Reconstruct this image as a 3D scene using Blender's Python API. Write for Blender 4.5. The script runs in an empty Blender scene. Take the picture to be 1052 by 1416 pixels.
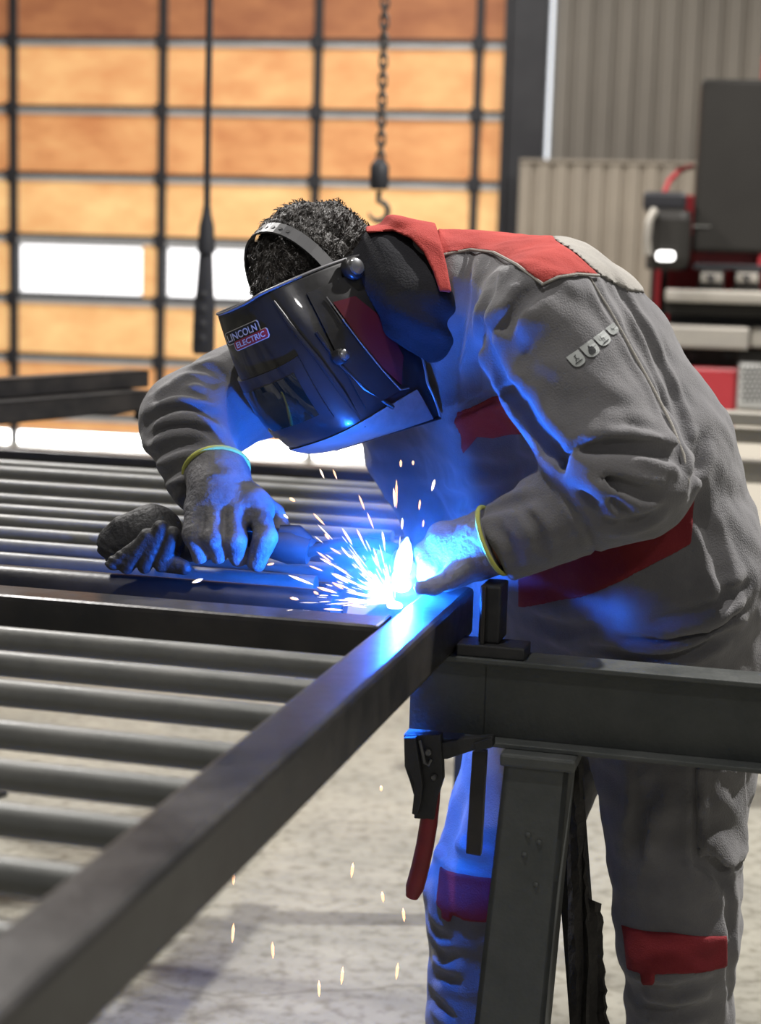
import bpy, bmesh, math, random
import numpy as np
from mathutils import Vector, Matrix
from mathutils.bvhtree import BVHTree

scene = bpy.context.scene
COL = scene.collection
random.seed(7)
rng = np.random.default_rng(7)

# ------------------------------------------------------------------ camera
F_PX = 2300.0
PITCH, ROLL, YAW, CAM_Z = math.radians(8.31), math.radians(1.70), math.radians(14.14), 1.5
_c, _s, _cr, _sr = math.cos(PITCH), math.sin(PITCH), math.cos(ROLL), math.sin(ROLL)
CM = np.array([[_cr, -_sr, 0], [_sr, _cr, 0], [0, 0, 1]]) @ np.array([[1, 0, 0], [0, -_s, -_c], [0, _c, -_s]])
cam_data = bpy.data.cameras.new('camera')
cam = bpy.data.objects.new('camera', cam_data)
COL.objects.link(cam)
_r, _u, _b = CM[0], -CM[1], -CM[2]
cam.matrix_world = Matrix(((_r[0], _u[0], _b[0], 0), (_r[1], _u[1], _b[1], 0), (_r[2], _u[2], _b[2], CAM_Z), (0, 0, 0, 1)))
cam_data.sensor_fit = 'VERTICAL'
cam_data.sensor_height = 36.0
cam_data.lens = 36.0 * F_PX / 1416.0
cam_data.clip_start = 0.05
cam_data.dof.use_dof = True
cam_data.dof.focus_distance = 2.42
cam_data.dof.aperture_fstop = 3.6
scene.camera = cam

# ------------------------------------------------------------------ view, world, unseen overhead lamps
scene.view_settings.view_transform = 'Standard'
scene.view_settings.look = 'None'
scene.view_settings.exposure = 0.0
scene.view_settings.gamma = 1.0
scene.view_settings.use_curve_mapping = False
world = bpy.data.worlds.new('hall_ambient')
scene.world = world
world.use_nodes = True
world.node_tree.nodes['Background'].inputs['Color'].default_value = (1.0, 0.985, 0.96, 1)
world.node_tree.nodes['Background'].inputs['Strength'].default_value = 0.17

def C(u, v, z=0.0):
    """workshop coordinates: u along the railing bars, v across them"""
    cy, sy = math.cos(YAW), math.sin(YAW)
    return np.array([cy * u + sy * v, -sy * u + cy * v, z])

def lamp(name, loc, size, power, color, target=None, spread=180):
    ld = bpy.data.lights.new(name, 'AREA')
    ld.shape = 'DISK'; ld.size = size; ld.energy = power; ld.color = color; ld.spread = math.radians(spread)
    o = bpy.data.objects.new(name, ld); COL.objects.link(o); o.location = loc
    if target is not None:
        o.rotation_euler = (Vector(target) - Vector(loc)).to_track_quat('-Z', 'Y').to_euler()
    return o
for (u, v, z, sz, pw) in ((-0.9, 1.0, 5.6, 0.07, 112), (1.9, 4.4, 5.6, 0.16, 560), (-4.2, 5.6, 5.6, 0.6, 460), (3.0, -3.0, 5.6, 0.6, 90), (-2.0, 9.5, 5.6, 0.6, 120), (4.2, 10.0, 5.6, 0.6, 100)):  # unseen overhead lamps; the left one is raised to stand for door daylight
    lamp('unseen_overhead_light', C(u, v, z), sz, pw, (1.0, 0.965, 0.93))
# the welding arc
ARC_POWER = 8800.0                                                 # radiance of the glowing arc (the mesh arc_core lights the scene)

# ------------------------------------------------------------------ helpers: pixels to points
def ray(x, y):
    return CM.T @ np.array([(x - 526) / F_PX, (y - 708) / F_PX, 1.0])
CAMP = np.array([0, 0, CAM_Z])
def P(x, y, Y):
    d = ray(x, y); return CAMP + d * (Y / d[1])
def PZ(x, y, z):
    d = ray(x, y); return CAMP + d * ((z - CAM_Z) / d[2])
def PPL(x, y, p0, n):
    d = ray(x, y); return CAMP + d * (np.dot(np.array(p0) - CAMP, n) / np.dot(d, n))
def nrm(a):
    a = np.asarray(a, float); return a / np.linalg.norm(a)

# ------------------------------------------------------------------ helpers: materials
def rgb(r, g, b):
    f = lambda c: (c / 255 / 12.92) if c / 255 <= 0.04045 else ((c / 255 + 0.055) / 1.055) ** 2.4
    return (f(r), f(g), f(b), 1)

def mat(name, color, rough=0.6, metal=0.0, var=None, vscale=8.0, bump=0.0, bscale=60.0, stretch=(1, 1, 1), emit=None, estr=0.0, spec=0.5, coat=0.0, detail=6.0, rvar=0.0, sheen=0.0, lo=0.35, hi=0.65):
    m = bpy.data.materials.new(name); m.use_nodes = True
    nt = m.node_tree; b = nt.nodes['Principled BSDF']
    b.inputs['Base Color'].default_value = tuple(color[:3]) + (1,)
    b.inputs['Roughness'].default_value = rough
    b.inputs['Metallic'].default_value = metal
    b.inputs['Specular IOR Level'].default_value = spec
    b.inputs['Coat Weight'].default_value = coat
    if sheen:
        b.inputs['Sheen Weight'].default_value = sheen
        b.inputs['Sheen Roughness'].default_value = 0.6
    tc = nt.nodes.new('ShaderNodeTexCoord'); mp = nt.nodes.new('ShaderNodeMapping')
    nt.links.new(tc.outputs['Object'], mp.inputs['Vector'])
    mp.inputs['Scale'].default_value = stretch
    if var is not None:
        n = nt.nodes.new('ShaderNodeTexNoise'); n.inputs['Scale'].default_value = vscale; n.inputs['Detail'].default_value = detail
        n.inputs['Roughness'].default_value = 0.65
        nt.links.new(mp.outputs['Vector'], n.inputs['Vector'])
        cr = nt.nodes.new('ShaderNodeValToRGB')
        cr.color_ramp.elements[0].position = lo; cr.color_ramp.elements[1].position = hi
        cr.color_ramp.elements[0].color = tuple(color[:3]) + (1,); cr.color_ramp.elements[1].color = tuple(var[:3]) + (1,)
        nt.links.new(n.outputs['Fac'], cr.inputs['Fac']); nt.links.new(cr.outputs['Color'], b.inputs['Base Color'])
        if emit == 'base':
            nt.links.new(cr.outputs['Color'], b.inputs['Emission Color']); b.inputs['Emission Strength'].default_value = estr
        if rvar:
            mr = nt.nodes.new('ShaderNodeMapRange'); mr.inputs['To Min'].default_value = rough - rvar; mr.inputs['To Max'].default_value = rough + rvar
            mr.inputs['From Min'].default_value = 0.3; mr.inputs['From Max'].default_value = 0.7
            nt.links.new(n.outputs['Fac'], mr.inputs['Value']); nt.links.new(mr.outputs['Result'], b.inputs['Roughness'])
    if bump:
        n2 = nt.nodes.new('ShaderNodeTexNoise'); n2.inputs['Scale'].default_value = bscale; n2.inputs['Detail'].default_value = 8
        nt.links.new(mp.outputs['Vector'], n2.inputs['Vector'])
        bp = nt.nodes.new('ShaderNodeBump'); bp.inputs['Strength'].default_value = bump; bp.inputs['Distance'].default_value = 0.01
        nt.links.new(n2.outputs['Fac'], bp.inputs['Height']); nt.links.new(bp.outputs['Normal'], b.inputs['Normal'])
    if emit is not None and emit != 'base':
        b.inputs['Emission Color'].default_value = tuple(emit[:3]) + (1,); b.inputs['Emission Strength'].default_value = estr
    return m

M = {}
M['steel'] = mat('mill_scale_steel', (0.085, 0.088, 0.092), 0.42, 0.55, (0.14, 0.14, 0.14), 7, 0.06, 90, (1, 1, 1), rvar=0.08)
M['tube'] = mat('hot_rolled_tube_steel', (0.016, 0.016, 0.017), 0.38, 0.1, (0.032, 0.029, 0.027), 9, 0.05, 120, (1, 1, 1), rvar=0.1, spec=0.4)
M['bar'] = mat('round_bar_steel', (0.115, 0.118, 0.112), 0.46, 0.25, (0.16, 0.16, 0.15), 12, 0.05, 120, rvar=0.08)
M['beam'] = mat('painted_beam_steel', (0.060, 0.066, 0.064), 0.5, 0.3, (0.085, 0.09, 0.086), 14, 0.12, 160, rvar=0.1)
M['dark_steel'] = mat('dark_oily_steel', (0.02, 0.021, 0.023), 0.45, 0.4, (0.035, 0.035, 0.036), 20, 0.08, 120)
M['grey_cloth'] = mat('grey_work_cloth', (0.112, 0.110, 0.117), 0.92, 0, (0.146, 0.142, 0.147), 14, 0.28, 420, sheen=0.25, detail=8)
M['light_cloth'] = mat('light_grey_work_cloth', (0.33, 0.31, 0.275), 0.92, 0, (0.27, 0.255, 0.23), 14, 0.28, 420, sheen=0.2, detail=8)
M['red_cloth'] = mat('red_work_cloth', (0.32, 0.032, 0.027), 0.9, 0, (0.40, 0.046, 0.036), 14, 0.28, 420)
M['dark_shaded_red_cloth'] = mat('dark_shaded_red_work_cloth', (0.17, 0.010, 0.016), 0.9, 0, (0.21, 0.015, 0.02), 14, 0.28, 420)  # darkened for the forearm's shade on the waist band; knee bands share it
M['black_cloth'] = mat('black_knit_cloth', (0.007, 0.0075, 0.011), 0.95, 0, (0.013, 0.013, 0.018), 20, 0.3, 300)
M['glove'] = mat('grey_leather_glove', (0.30, 0.29, 0.28), 0.75, 0, (0.15, 0.145, 0.15), 16, 0.35, 160)
M['glove_dark'] = mat('soiled_leather_glove', (0.19, 0.185, 0.19), 0.7, 0, (0.07, 0.07, 0.08), 20, 0.35, 160)
M['piping'] = mat('yellow_green_edging', (0.55, 0.56, 0.12), 0.8, 0, (0.42, 0.44, 0.1), 40)
M['black_glove'] = mat('black_glove_leather', (0.016, 0.016, 0.018), 0.6, 0, (0.028, 0.028, 0.03), 20, 0.3, 140)
M['skin'] = mat('skin', (0.50, 0.23, 0.16), 0.5, 0, (0.55, 0.27, 0.19), 12)
M['hair'] = mat('dark_hair', (0.018, 0.015, 0.013), 0.45, 0, (0.034, 0.029, 0.025), 30, 0.4, 200)
M['strap'] = mat('grey_plastic_strap', (0.035, 0.035, 0.038), 0.45)
M['hood'] = mat('black_gloss_plastic', (0.012, 0.012, 0.013), 0.34, 0, (0.020, 0.020, 0.022), 10, 0.03, 60, coat=0.3, rvar=0.08)
M['hood_arc_lit'] = mat('arc_lit_black_plastic', (0.14, 0.14, 0.145), 0.34, 0, (0.20, 0.20, 0.21), 24, 0.05, 90)  # hood plastic made paler, arc light put into the colour
M['hood_graphic'] = mat('dark_maroon_graphic', (0.075, 0.010, 0.018), 0.25, 0, coat=0.3)
M['hood_edge'] = mat('grey_plastic_edge', (0.16, 0.16, 0.17), 0.35)
M['chrome'] = mat('worn_metal_knob', (0.35, 0.36, 0.38), 0.25, 0.9)
M['lens'] = mat('dark_filter_glass', (0.005, 0.01, 0.008), 0.05, 0, coat=0.6)
M['white_print'] = mat('white_print', (0.72, 0.72, 0.72), 0.6)
M['red_print'] = mat('red_print', (0.45, 0.03, 0.035), 0.5)
M['black_print'] = mat('black_print', (0.012, 0.012, 0.012), 0.5)
M['badge'] = mat('grey_badge_print', (0.40, 0.42, 0.41), 0.7)
M['badge_ink'] = mat('badge_ink', (0.03, 0.032, 0.034), 0.7)
M['boot'] = mat('black_boot_leather', (0.02, 0.018, 0.016), 0.5, 0, (0.04, 0.035, 0.03), 20, 0.2, 80)
M['red_grip'] = mat('red_rubber_grip', (0.20, 0.010, 0.018), 0.5, 0, (0.15, 0.008, 0.014), 30)
M['rubber'] = mat('black_rubber', (0.015, 0.015, 0.016), 0.6, 0, (0.025, 0.025, 0.026), 15, 0.1, 60)
M['copper'] = mat('copper_nozzle', (0.55, 0.28, 0.14), 0.35, 0.9)
M['rag'] = mat('dark_leather_rag', (0.012, 0.011, 0.010), 0.9, 0, (0.03, 0.027, 0.024), 30, 0.5, 70)
M['clad'] = mat('beige_wall_cladding', (0.225, 0.20, 0.165), 0.6, 0, (0.175, 0.155, 0.128), 1.6, 0.03, 30, (1, 1, 0.3))
M['clad_low'] = mat('pale_wall_cladding', (0.36, 0.31, 0.245), 0.6, 0, (0.29, 0.25, 0.20), 2.0, 0.03, 30, (1, 1, 0.4))
M['post'] = mat('black_door_post', (0.018, 0.018, 0.022), 0.5, 0.1, (0.03, 0.03, 0.034), 3)
M['rail'] = mat('grey_aluminium_rail', (0.62, 0.62, 0.62), 0.5, 0.1, (0.5, 0.5, 0.5), 4)
M['stile_dark'] = mat('dark_door_profile', (0.028, 0.028, 0.033), 0.55, 0.2)
M['machine_dark'] = mat('dark_grey_machine_paint', (0.022, 0.020, 0.018), 0.5, 0.0, (0.028, 0.026, 0.023), 2, spec=0.25)
M['machine_red'] = mat('red_machine_paint', (0.36, 0.028, 0.036), 0.4, 0, (0.40, 0.036, 0.044), 2)
M['machine_black'] = mat('black_machine_plastic', (0.02, 0.02, 0.024), 0.4)
M['tool_steel'] = mat('pale_ground_steel', (0.40, 0.37, 0.32), 0.45, 0.3, (0.32, 0.30, 0.27), 3)
M['white_box'] = mat('cream_cabinet_paint', (0.72, 0.67, 0.58), 0.55)
M['perf'] = mat('perforated_grey_sheet', (0.42, 0.42, 0.40), 0.5, 0.2)
M['lamp_glow'] = mat('lamp_glow', (0.9, 0.9, 0.9), 0.4, emit=(1.0, 0.98, 0.95), estr=4.0)
M['hall_lamp'] = mat('hall_lamp_diffuser', (0.9, 0.9, 0.9), 0.4, emit=(1.0, 0.96, 0.9), estr=3.0)
M['gap_light'] = mat('daylight_gap', (0.9, 0.9, 0.95), 0.4, emit=(0.9, 0.95, 1.0), estr=1.0)
M['gap_bright'] = mat('open_gap_daylight', (0.9, 0.9, 0.9), 0.4, emit=(1.0, 0.98, 0.95), estr=9.0)
M['pane_white'] = mat('clear_window_pane', (0.9, 0.9, 0.9), 0.3, emit=(1.0, 0.99, 1.0), estr=1.6)
M['ceiling'] = mat('ceiling_sheet', (0.45, 0.44, 0.42), 0.8)
M['spark'] = mat('glowing_spark', (1, 0.6, 0.3), 0.5, emit=(1.0, 0.56, 0.30), estr=1.9)
M['spark_hot'] = mat('white_hot_spark', (1, 0.9, 0.8), 0.5, emit=(1.0, 0.80, 0.62), estr=2.2)
M['arc'] = mat('arc_plasma', (0, 0, 0), 0.5, emit=(0.012, 0.15, 1.0), estr=ARC_POWER, spec=0.0)
M['glare'] = mat('arc_glare', (0, 0, 0), 0.5, emit=(0.35, 0.7, 1.0), estr=5.0, spec=0.0)  # lit smoke and glare above the arc, made to glow by itself
M['pendant'] = mat('pendant_rubber', (0.018, 0.019, 0.024), 0.55)
M['chain'] = mat('dull_chain_steel', (0.09, 0.085, 0.08), 0.5, 0.5)

def panel_mat(name, c1, c2, strength):
    """translucent door panel lit through by the daylight behind it, with brownish dirt streaks"""
    m = mat(name, c1, 0.6, 0, c2, 2.2, 0, 1, (1.0, 1.0, 2.2), detail=9)
    nt = m.node_tree; b = nt.nodes['Principled BSDF']
    cr = [n for n in nt.nodes if n.type == 'VALTORGB'][0]
    nt.links.new(cr.outputs['Color'], b.inputs['Emission Color'])
    b.inputs['Emission Strength'].default_value = strength
    return m
PAN = [panel_mat('amber_translucent_panel', rgb(228, 176, 118), rgb(206, 144, 92), 0.64),
       panel_mat('amber_brown_translucent_panel', rgb(220, 162, 106), rgb(192, 126, 78), 0.58),
       panel_mat('pale_amber_translucent_panel', rgb(234, 190, 130), rgb(214, 160, 104), 0.68),
       panel_mat('brown_translucent_panel', rgb(180, 120, 78), rgb(150, 92, 60), 0.46)]

def floor_mat():
    m = mat('worn_concrete', (0.295, 0.285, 0.24), 0.46, 0, (0.195, 0.188, 0.158), 2.6, 0.25, 26, detail=10, rvar=0.14, lo=0.38, hi=0.68)
    nt = m.node_tree; b = nt.nodes['Principled BSDF']
    cr = [n for n in nt.nodes if n.type == 'VALTORGB'][0]
    tc = [n for n in nt.nodes if n.type == 'TEX_COORD'][0]
    # fine hairline cracks and dark flecks
    vo = nt.nodes.new('ShaderNodeTexVoronoi'); vo.feature = 'DISTANCE_TO_EDGE'; vo.inputs['Scale'].default_value = 0.9
    ns = nt.nodes.new('ShaderNodeTexNoise'); ns.inputs['Scale'].default_value = 2.5; ns.inputs['Detail'].default_value = 8
    mx = nt.nodes.new('ShaderNodeMixRGB'); mx.inputs['Fac'].default_value = 0.16
    nt.links.new(tc.outputs['Object'], ns.inputs['Vector']); nt.links.new(tc.outputs['Object'], mx.inputs['Color1']); nt.links.new(ns.outputs['Color'], mx.inputs['Color2'])
    rt = nt.nodes.new('ShaderNodeMapping'); rt.inputs['Rotation'].default_value = (0, 0, YAW + .05); rt.inputs['Scale'].default_value = (.28, 1.0, 1.0)
    nt.links.new(mx.outputs['Color'], rt.inputs['Vector']); nt.links.new(rt.outputs['Vector'], vo.inputs['Vector'])
    r2 = nt.nodes.new('ShaderNodeValToRGB'); r2.color_ramp.elements[0].position = 0.0; r2.color_ramp.elements[1].position = 0.005
    r2.color_ramp.elements[0].color = (0.62, 0.6, 0.57, 1); r2.color_ramp.elements[1].color = (1, 1, 1, 1)
    nt.links.new(vo.outputs['Distance'], r2.inputs['Fac'])
    fl = nt.nodes.new('ShaderNodeTexNoise'); fl.inputs['Scale'].default_value = 30; fl.inputs['Detail'].default_value = 5
    nt.links.new(tc.outputs['Object'], fl.inputs['Vector'])
    r3 = nt.nodes.new('ShaderNodeValToRGB'); r3.color_ramp.elements[0].position = 0.32; r3.color_ramp.elements[1].position = 0.52
    r3.color_ramp.elements[0].color = (0.62, 0.61, 0.58, 1); r3.color_ramp.elements[1].color = (1, 1, 1, 1)
    nt.links.new(fl.outputs['Fac'], r3.inputs['Fac'])
    m1 = nt.nodes.new('ShaderNodeMixRGB'); m1.blend_type = 'MULTIPLY'; m1.inputs['Fac'].default_value = 1
    m2 = nt.nodes.new('ShaderNodeMixRGB'); m2.blend_type = 'MULTIPLY'; m2.inputs['Fac'].default_value = 1
    nt.links.new(cr.outputs['Color'], m1.inputs['Color1']); nt.links.new(r2.outputs['Color'], m1.inputs['Color2'])
    nt.links.new(m1.outputs['Color'], m2.inputs['Color1']); nt.links.new(r3.outputs['Color'], m2.inputs['Color2'])
    nt.links.new(m2.outputs['Color'], b.inputs['Base Color'])
    return m
M['floor'] = floor_mat()

# ------------------------------------------------------------------ helpers: meshes
class MB:
    def __init__(s): s.v = []; s.f = []
    def add(s, vs, fs):
        o = len(s.v); s.v += [tuple(map(float, p)) for p in vs]; s.f += [tuple(i + o for i in f) for f in fs]; return s
    def obox(s, o, ax, ay, az, bev=0.0):
        """box from a corner and three edge vectors, with chamfered edges when bev > 0"""
        o, ax, ay, az = map(lambda a: np.asarray(a, float), (o, ax, ay, az))
        bm = bmesh.new(); bmesh.ops.create_cube(bm, size=1.0)
        L = [np.linalg.norm(a) for a in (ax, ay, az)]
        for v in bm.verts: v.co = Vector(((v.co.x + .5) * L[0], (v.co.y + .5) * L[1], (v.co.z + .5) * L[2]))
        if bev > 0: bmesh.ops.bevel(bm, geom=bm.edges[:], offset=min(bev, min(L) * .45), segments=2, affect='EDGES', profile=.5)
        ux, uy, uz = ax / L[0], ay / L[1], az / L[2]
        bm.verts.index_update()
        vs = [o + ux * v.co.x + uy * v.co.y + uz * v.co.z for v in bm.verts]
        fs = [[v.index for v in f.verts] for f in bm.faces]
        if np.dot(np.cross(ux, uy), uz) < 0: fs = [f[::-1] for f in fs]
        bm.free(); return s.add(vs, fs)
    def cyl(s, a, b, r0, r1=None, n=20, cap=True):
        r1 = r0 if r1 is None else r1
        return s.sweep([a, b], [r0, r1], n, cap)
    def sweep(s, pts, rad, n=12, cap=True):
        pts = [np.asarray(p, float) for p in pts]
        if np.isscalar(rad): rad = [rad] * len(pts)
        vs = []; fs = []
        t = nrm(pts[1] - pts[0]); ref = np.array([0, 0, 1.]) if abs(t[2]) < .9 else np.array([1., 0, 0])
        x = nrm(np.cross(ref, t))
        for i, p in enumerate(pts):
            t = nrm(pts[min(i + 1, len(pts) - 1)] - pts[max(i - 1, 0)])
            x = nrm(x - t * np.dot(x, t)); y = np.cross(t, x)
            for k in range(n):
                a = 2 * math.pi * k / n
                vs.append(p + (x * math.cos(a) + y * math.sin(a)) * rad[i])
        for i in range(len(pts) - 1):
            for k in range(n):
                k2 = (k + 1) % n
                fs.append((i * n + k, i * n + k2, (i + 1) * n + k2, (i + 1) * n + k))
        if cap: fs.append(tuple(range(n))[::-1]); fs.append(tuple((len(pts) - 1) * n + k for k in range(n)))
        return s.add(vs, fs)
    def lathe(s, o, axis, prof, n=24):
        """prof: list of (distance along axis, radius)"""
        axis = nrm(axis); pts = [np.asarray(o, float) + axis * h for h, r in prof]
        return s.sweep2(pts, axis, [r for h, r in prof], n)
    def sweep2(s, pts, axis, rad, n):
        ref = np.array([0, 0, 1.]) if abs(axis[2]) < .9 else np.array([1., 0, 0])
        x = nrm(np.cross(ref, axis)); y = np.cross(axis, x); vs = []; fs = []
        for p, r in zip(pts, rad):
            for k in range(n):
                a = 2 * math.pi * k / n; vs.append(p + (x * math.cos(a) + y * math.sin(a)) * r)
        for i in range(len(pts) - 1):
            for k in range(n):
                k2 = (k + 1) % n; fs.append((i * n + k, i * n + k2, (i + 1) * n + k2, (i + 1) * n + k))
        fs.append(tuple(range(n))[::-1]); fs.append(tuple((len(pts) - 1) * n + k for k in range(n)))
        return s.add(vs, fs)
    def prism(s, poly, ext):
        """poly: list of 3-D points (planar), extruded by the vector ext"""
        n = len(poly); ext = np.asarray(ext, float); poly = [np.asarray(p, float) for p in poly]
        nn = sum(np.cross(poly[i] - poly[0], poly[(i + 1) % n] - poly[0]) for i in range(1, n - 1))
        if np.dot(nn, ext) > 0: poly = poly[::-1]
        vs = poly + [p + ext for p in poly]
        fs = [tuple(range(n)), tuple(range(2 * n - 1, n - 1, -1))]
        for i in range(n):
            j = (i + 1) % n; fs.append((j, i, i + n, j + n))
        return s.add(vs, fs)
    def mesh(s, name, m, smooth=False):
        me = bpy.data.meshes.new(name); me.from_pydata(s.v, [], s.f)
        if m is not None: me.materials.append(m)
        if smooth:
            me.polygons.foreach_set('use_smooth', [True] * len(me.polygons))
            try: me.set_sharp_from_angle(angle=math.radians(42))
            except Exception: pass
        me.update(); return me

def link(name, me, parent=None, loc=None):
    o = bpy.data.objects.new(name, me); COL.objects.link(o)
    if parent is not None:
        o.parent = parent
    if loc is not None: o.location = loc
    return o

def recenter(o, org):
    """move a mesh object's origin to org (world) without moving the mesh; parents sit unrotated at their own origins"""
    org = Vector([float(c) for c in org]); o.data.transform(Matrix.Translation(-org))
    o.location = org
    return o

def build(mb, name, m, parent=None, smooth=False, kind=None):
    o = link(name, mb.mesh(name, m, smooth))
    if parent is not None:
        o.parent = parent
        base = parent.matrix_basis.translation.copy(); q = parent
        while q.parent is not None:
            q = q.parent; base += q.matrix_basis.translation
        o.data.transform(Matrix.Translation(-base))
    if kind: o['kind'] = kind
    return o

def tag(o, label=None, cat=None, group=None, kind=None):
    if label: o['label'] = label
    if cat: o['category'] = cat
    if group: o['group'] = group
    if kind: o['kind'] = kind
    return o

def empty(name, loc, label=None, cat=None, group=None, kind=None):
    o = bpy.data.objects.new(name, None); COL.objects.link(o); o.empty_display_size = 0.1
    o.location = [float(c) for c in loc]
    return tag(o, label, cat, group, kind)

ARC = C(-0.523, 2.205, 1.058)                                     # foot of the welding arc
UX = C(1, 0); VX = C(0, 1); ZX = np.array([0, 0, 1.0])

# ================================================================== THE SETTING
def floor():
    mb = MB(); mb.add([(-16, -6, 0), (14, -6, 0), (14, 20, 0), (-16, 20, 0), (-16, -6, -.2), (14, -6, -.2), (14, 20, -.2), (-16, 20, -.2)],
                      [(0, 1, 2, 3), (7, 6, 5, 4), (0, 4, 5, 1), (1, 5, 6, 2), (2, 6, 7, 3), (3, 7, 4, 0)])
    tag(build(mb, 'floor', M['floor']), kind='structure')
floor()
DYAW = math.radians(9.33)
DU = np.array([math.cos(DYAW), -math.sin(DYAW), 0]); DN = np.array([math.sin(DYAW), math.cos(DYAW), 0])
D0 = np.array([-3.0, 13.55, 0.0])                                   # a point of the door plane
def on_door(x, y, off=0.0):
    return PPL(x, y, D0 + DN * off, DN)
def du(p): return float(np.dot(np.asarray(p) - D0, DU))
def dpt(u, n, z): return D0 + DU * u + DN * n + ZX * z

def back_wall():
    u_post = du(on_door(700, 200)) + 0.0
    # door: panels, rails, stiles
    door = empty('door_1', dpt(0, 0, 0), kind='structure')
    cols = [du(on_door(px, 250)) for px in (19, 224, 436, 656)]
    w = cols[2] - cols[1]
    cols = [cols[0] - 2 * w, cols[0] - w] + cols
    u_end = u_post + 0.06
    edges = cols + [u_end]
    zr = [0.0] + [on_door(20, y)[2] for y in (572, 493, 412, 328, 243, 151, 57)]
    zr += [zr[-1] + 0.53, zr[-1] + 1.06]
    pane_mesh = {}
    for i in range(len(edges) - 1):
        for j in range(len(zr) - 1):
            a, b = edges[i] + .03, edges[i + 1] - .03
            za, zb = zr[j] + .035, zr[j + 1] - .035
            if j == 0: za = 0.125
            if b - a < .05: continue
            mm = PAN[(0, 0, 2, 0, 2, 1, 0, 3, 3)[j]]
            if j == 3:
                # the window row: a clear pane, an amber strip beside it
                strip = 0.16 if i in (1, 2) else (0.05 if i in (3, 4) else 0.1)
                if b - a > .6:
                    build(MB().obox(dpt(a + .02, .02, za + .02), DU * (b - a - strip), DN * .02, ZX * (zb - za - .04), .004), 'clear_pane', M['pane_white'], door)
                    build(MB().obox(dpt(b - strip + .03, .02, za), DU * (strip - .03), DN * .02, ZX * (zb - za), .004), 'amber_panel', PAN[2], door)
                    continue
            build(MB().obox(dpt(a, .02, za), DU * (b - a), DN * .02, ZX * (zb - za), .004), 'amber_panel', mm, door)
    for z in zr[1:]:
        build(MB().obox(dpt(edges[0], -.015, z + .004), DU * (edges[-1] - edges[0]), DN * .06, ZX * .034, .005), 'upper_rail', M['stile_dark'], door)
        build(MB().obox(dpt(edges[0], -.02, z - .036), DU * (edges[-1] - edges[0]), DN * .06, ZX * .038, .005), 'lower_rail', M['rail'], door)
    build(MB().obox(dpt(edges[0], -.02, 0.105), DU * (edges[-1] - edges[0]), DN * .06, ZX * .02, .005), 'bottom_rail', M['rail'], door)
    for i in range(len(edges) - 1):
        build(MB().obox(dpt(edges[i] + .03, .02, .0), DU * (edges[i + 1] - edges[i] - .06), DN * .02, ZX * .10, .004), 'daylight_gap', M['gap_bright'], door)
    for u in edges[:-1]:
        build(MB().obox(dpt(u - .028, -.04, .0), DU * .056, DN * .06, ZX * zr[-1], .005), 'door_stile', M['stile_dark'], door)
        for z in zr[1:]:
            build(MB().obox(dpt(u - .05, -.06, z - .055), DU * .10, DN * .025, ZX * .11, .008), 'hinge', M['stile_dark'], door)
    # black post on the right of the door
    pl, pr = du(on_door(703, 150)), du(on_door(757, 110))
    build(MB().obox(dpt(pl, -.16, 0), DU * (pr - pl), DN * .25, ZX * 6, .01), 'trim_1', M['post'], kind='structure')
    build(MB().obox(dpt(pl - .035, -.20, 0), DU * .05, DN * .12, ZX * 6, .01), 'trim_2', M['post'], kind='structure')
    # thin gap of daylight beside the post
    build(MB().obox(dpt(pr + .004, .0, 0), DU * .024, DN * .05, ZX * 6, .004), 'window_1', M['gap_light'], kind='structure')
    # corrugated cladding, sheet by sheet
    wall = empty('wall_back', dpt(pr, 0, 0), kind='structure')
    def sheet(u0, n, pitch, z0, z1, off, m, parent, deep=.035):
        mb = MB(); prof = []
        for k in range(n):
            b = u0 + k * pitch
            prof += [(b, 0), (b + pitch * .62, 0), (b + pitch * .70, deep), (b + pitch * .92, deep)]
        prof.append((u0 + n * pitch, 0))
        vs = [dpt(u, off + d, z0) for u, d in prof] + [dpt(u, off + d, z1) for u, d in prof]
        q = len(prof); fs = [(i, i + 1, q + i + 1, q + i) for i in range(q - 1)]
        mb.add(vs, fs); o = build(mb, 'cladding_sheet', m, parent)
        sm = o.modifiers.new('thickness', 'SOLIDIFY'); sm.thickness = 0.004; sm.offset = 1
    u = pr + .05; pitch = 0.158
    for k in range(11):
        sheet(u, 6, pitch, 0.0, 6.0, .05, M['clad'], wall); u += 6 * pitch
    # paler, lower cladding in front of it
    part = empty('wall_partition', dpt(pr, -.5, 0), kind='structure')
    l0 = du(on_door(716, 300, -.5)); zt = on_door(800, 226, -.5)[2]
    uu = l0
    for k in range(5):
        sheet(uu, 6, .130, 0.0, zt, -.5, M['clad_low'], part, .03); uu += 6 * .130
    build(MB().obox(dpt(l0, -.52, zt), DU * (uu - l0), DN * .08, ZX * .025, .004), 'capping', M['clad_low'], part)
    # wall on the left of the door, side walls and ceiling
    build(MB().obox(dpt(edges[0] - 8, 0, 0), DU * 8, DN * .2, ZX * 6, .0), 'wall_left', M['clad'], kind='structure')
    build(MB().obox(dpt(edges[0], 0, zr[-1]), DU * (pl - edges[0]), DN * .2, ZX * (6 - zr[-1]), .0), 'wall_over_door', M['clad'], kind='structure')
    build(MB().add([(-16, -6, 6), (14, -6, 6), (14, 20, 6), (-16, 20, 6), (-16, -6, 6.1), (14, -6, 6.1), (14, 20, 6.1), (-16, 20, 6.1)],
                   [(3, 2, 1, 0), (4, 5, 6, 7), (0, 1, 5, 4), (1, 2, 6, 5), (2, 3, 7, 6), (3, 0, 4, 7)]), 'ceiling', M['ceiling'], kind='structure')
back_wall()

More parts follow.
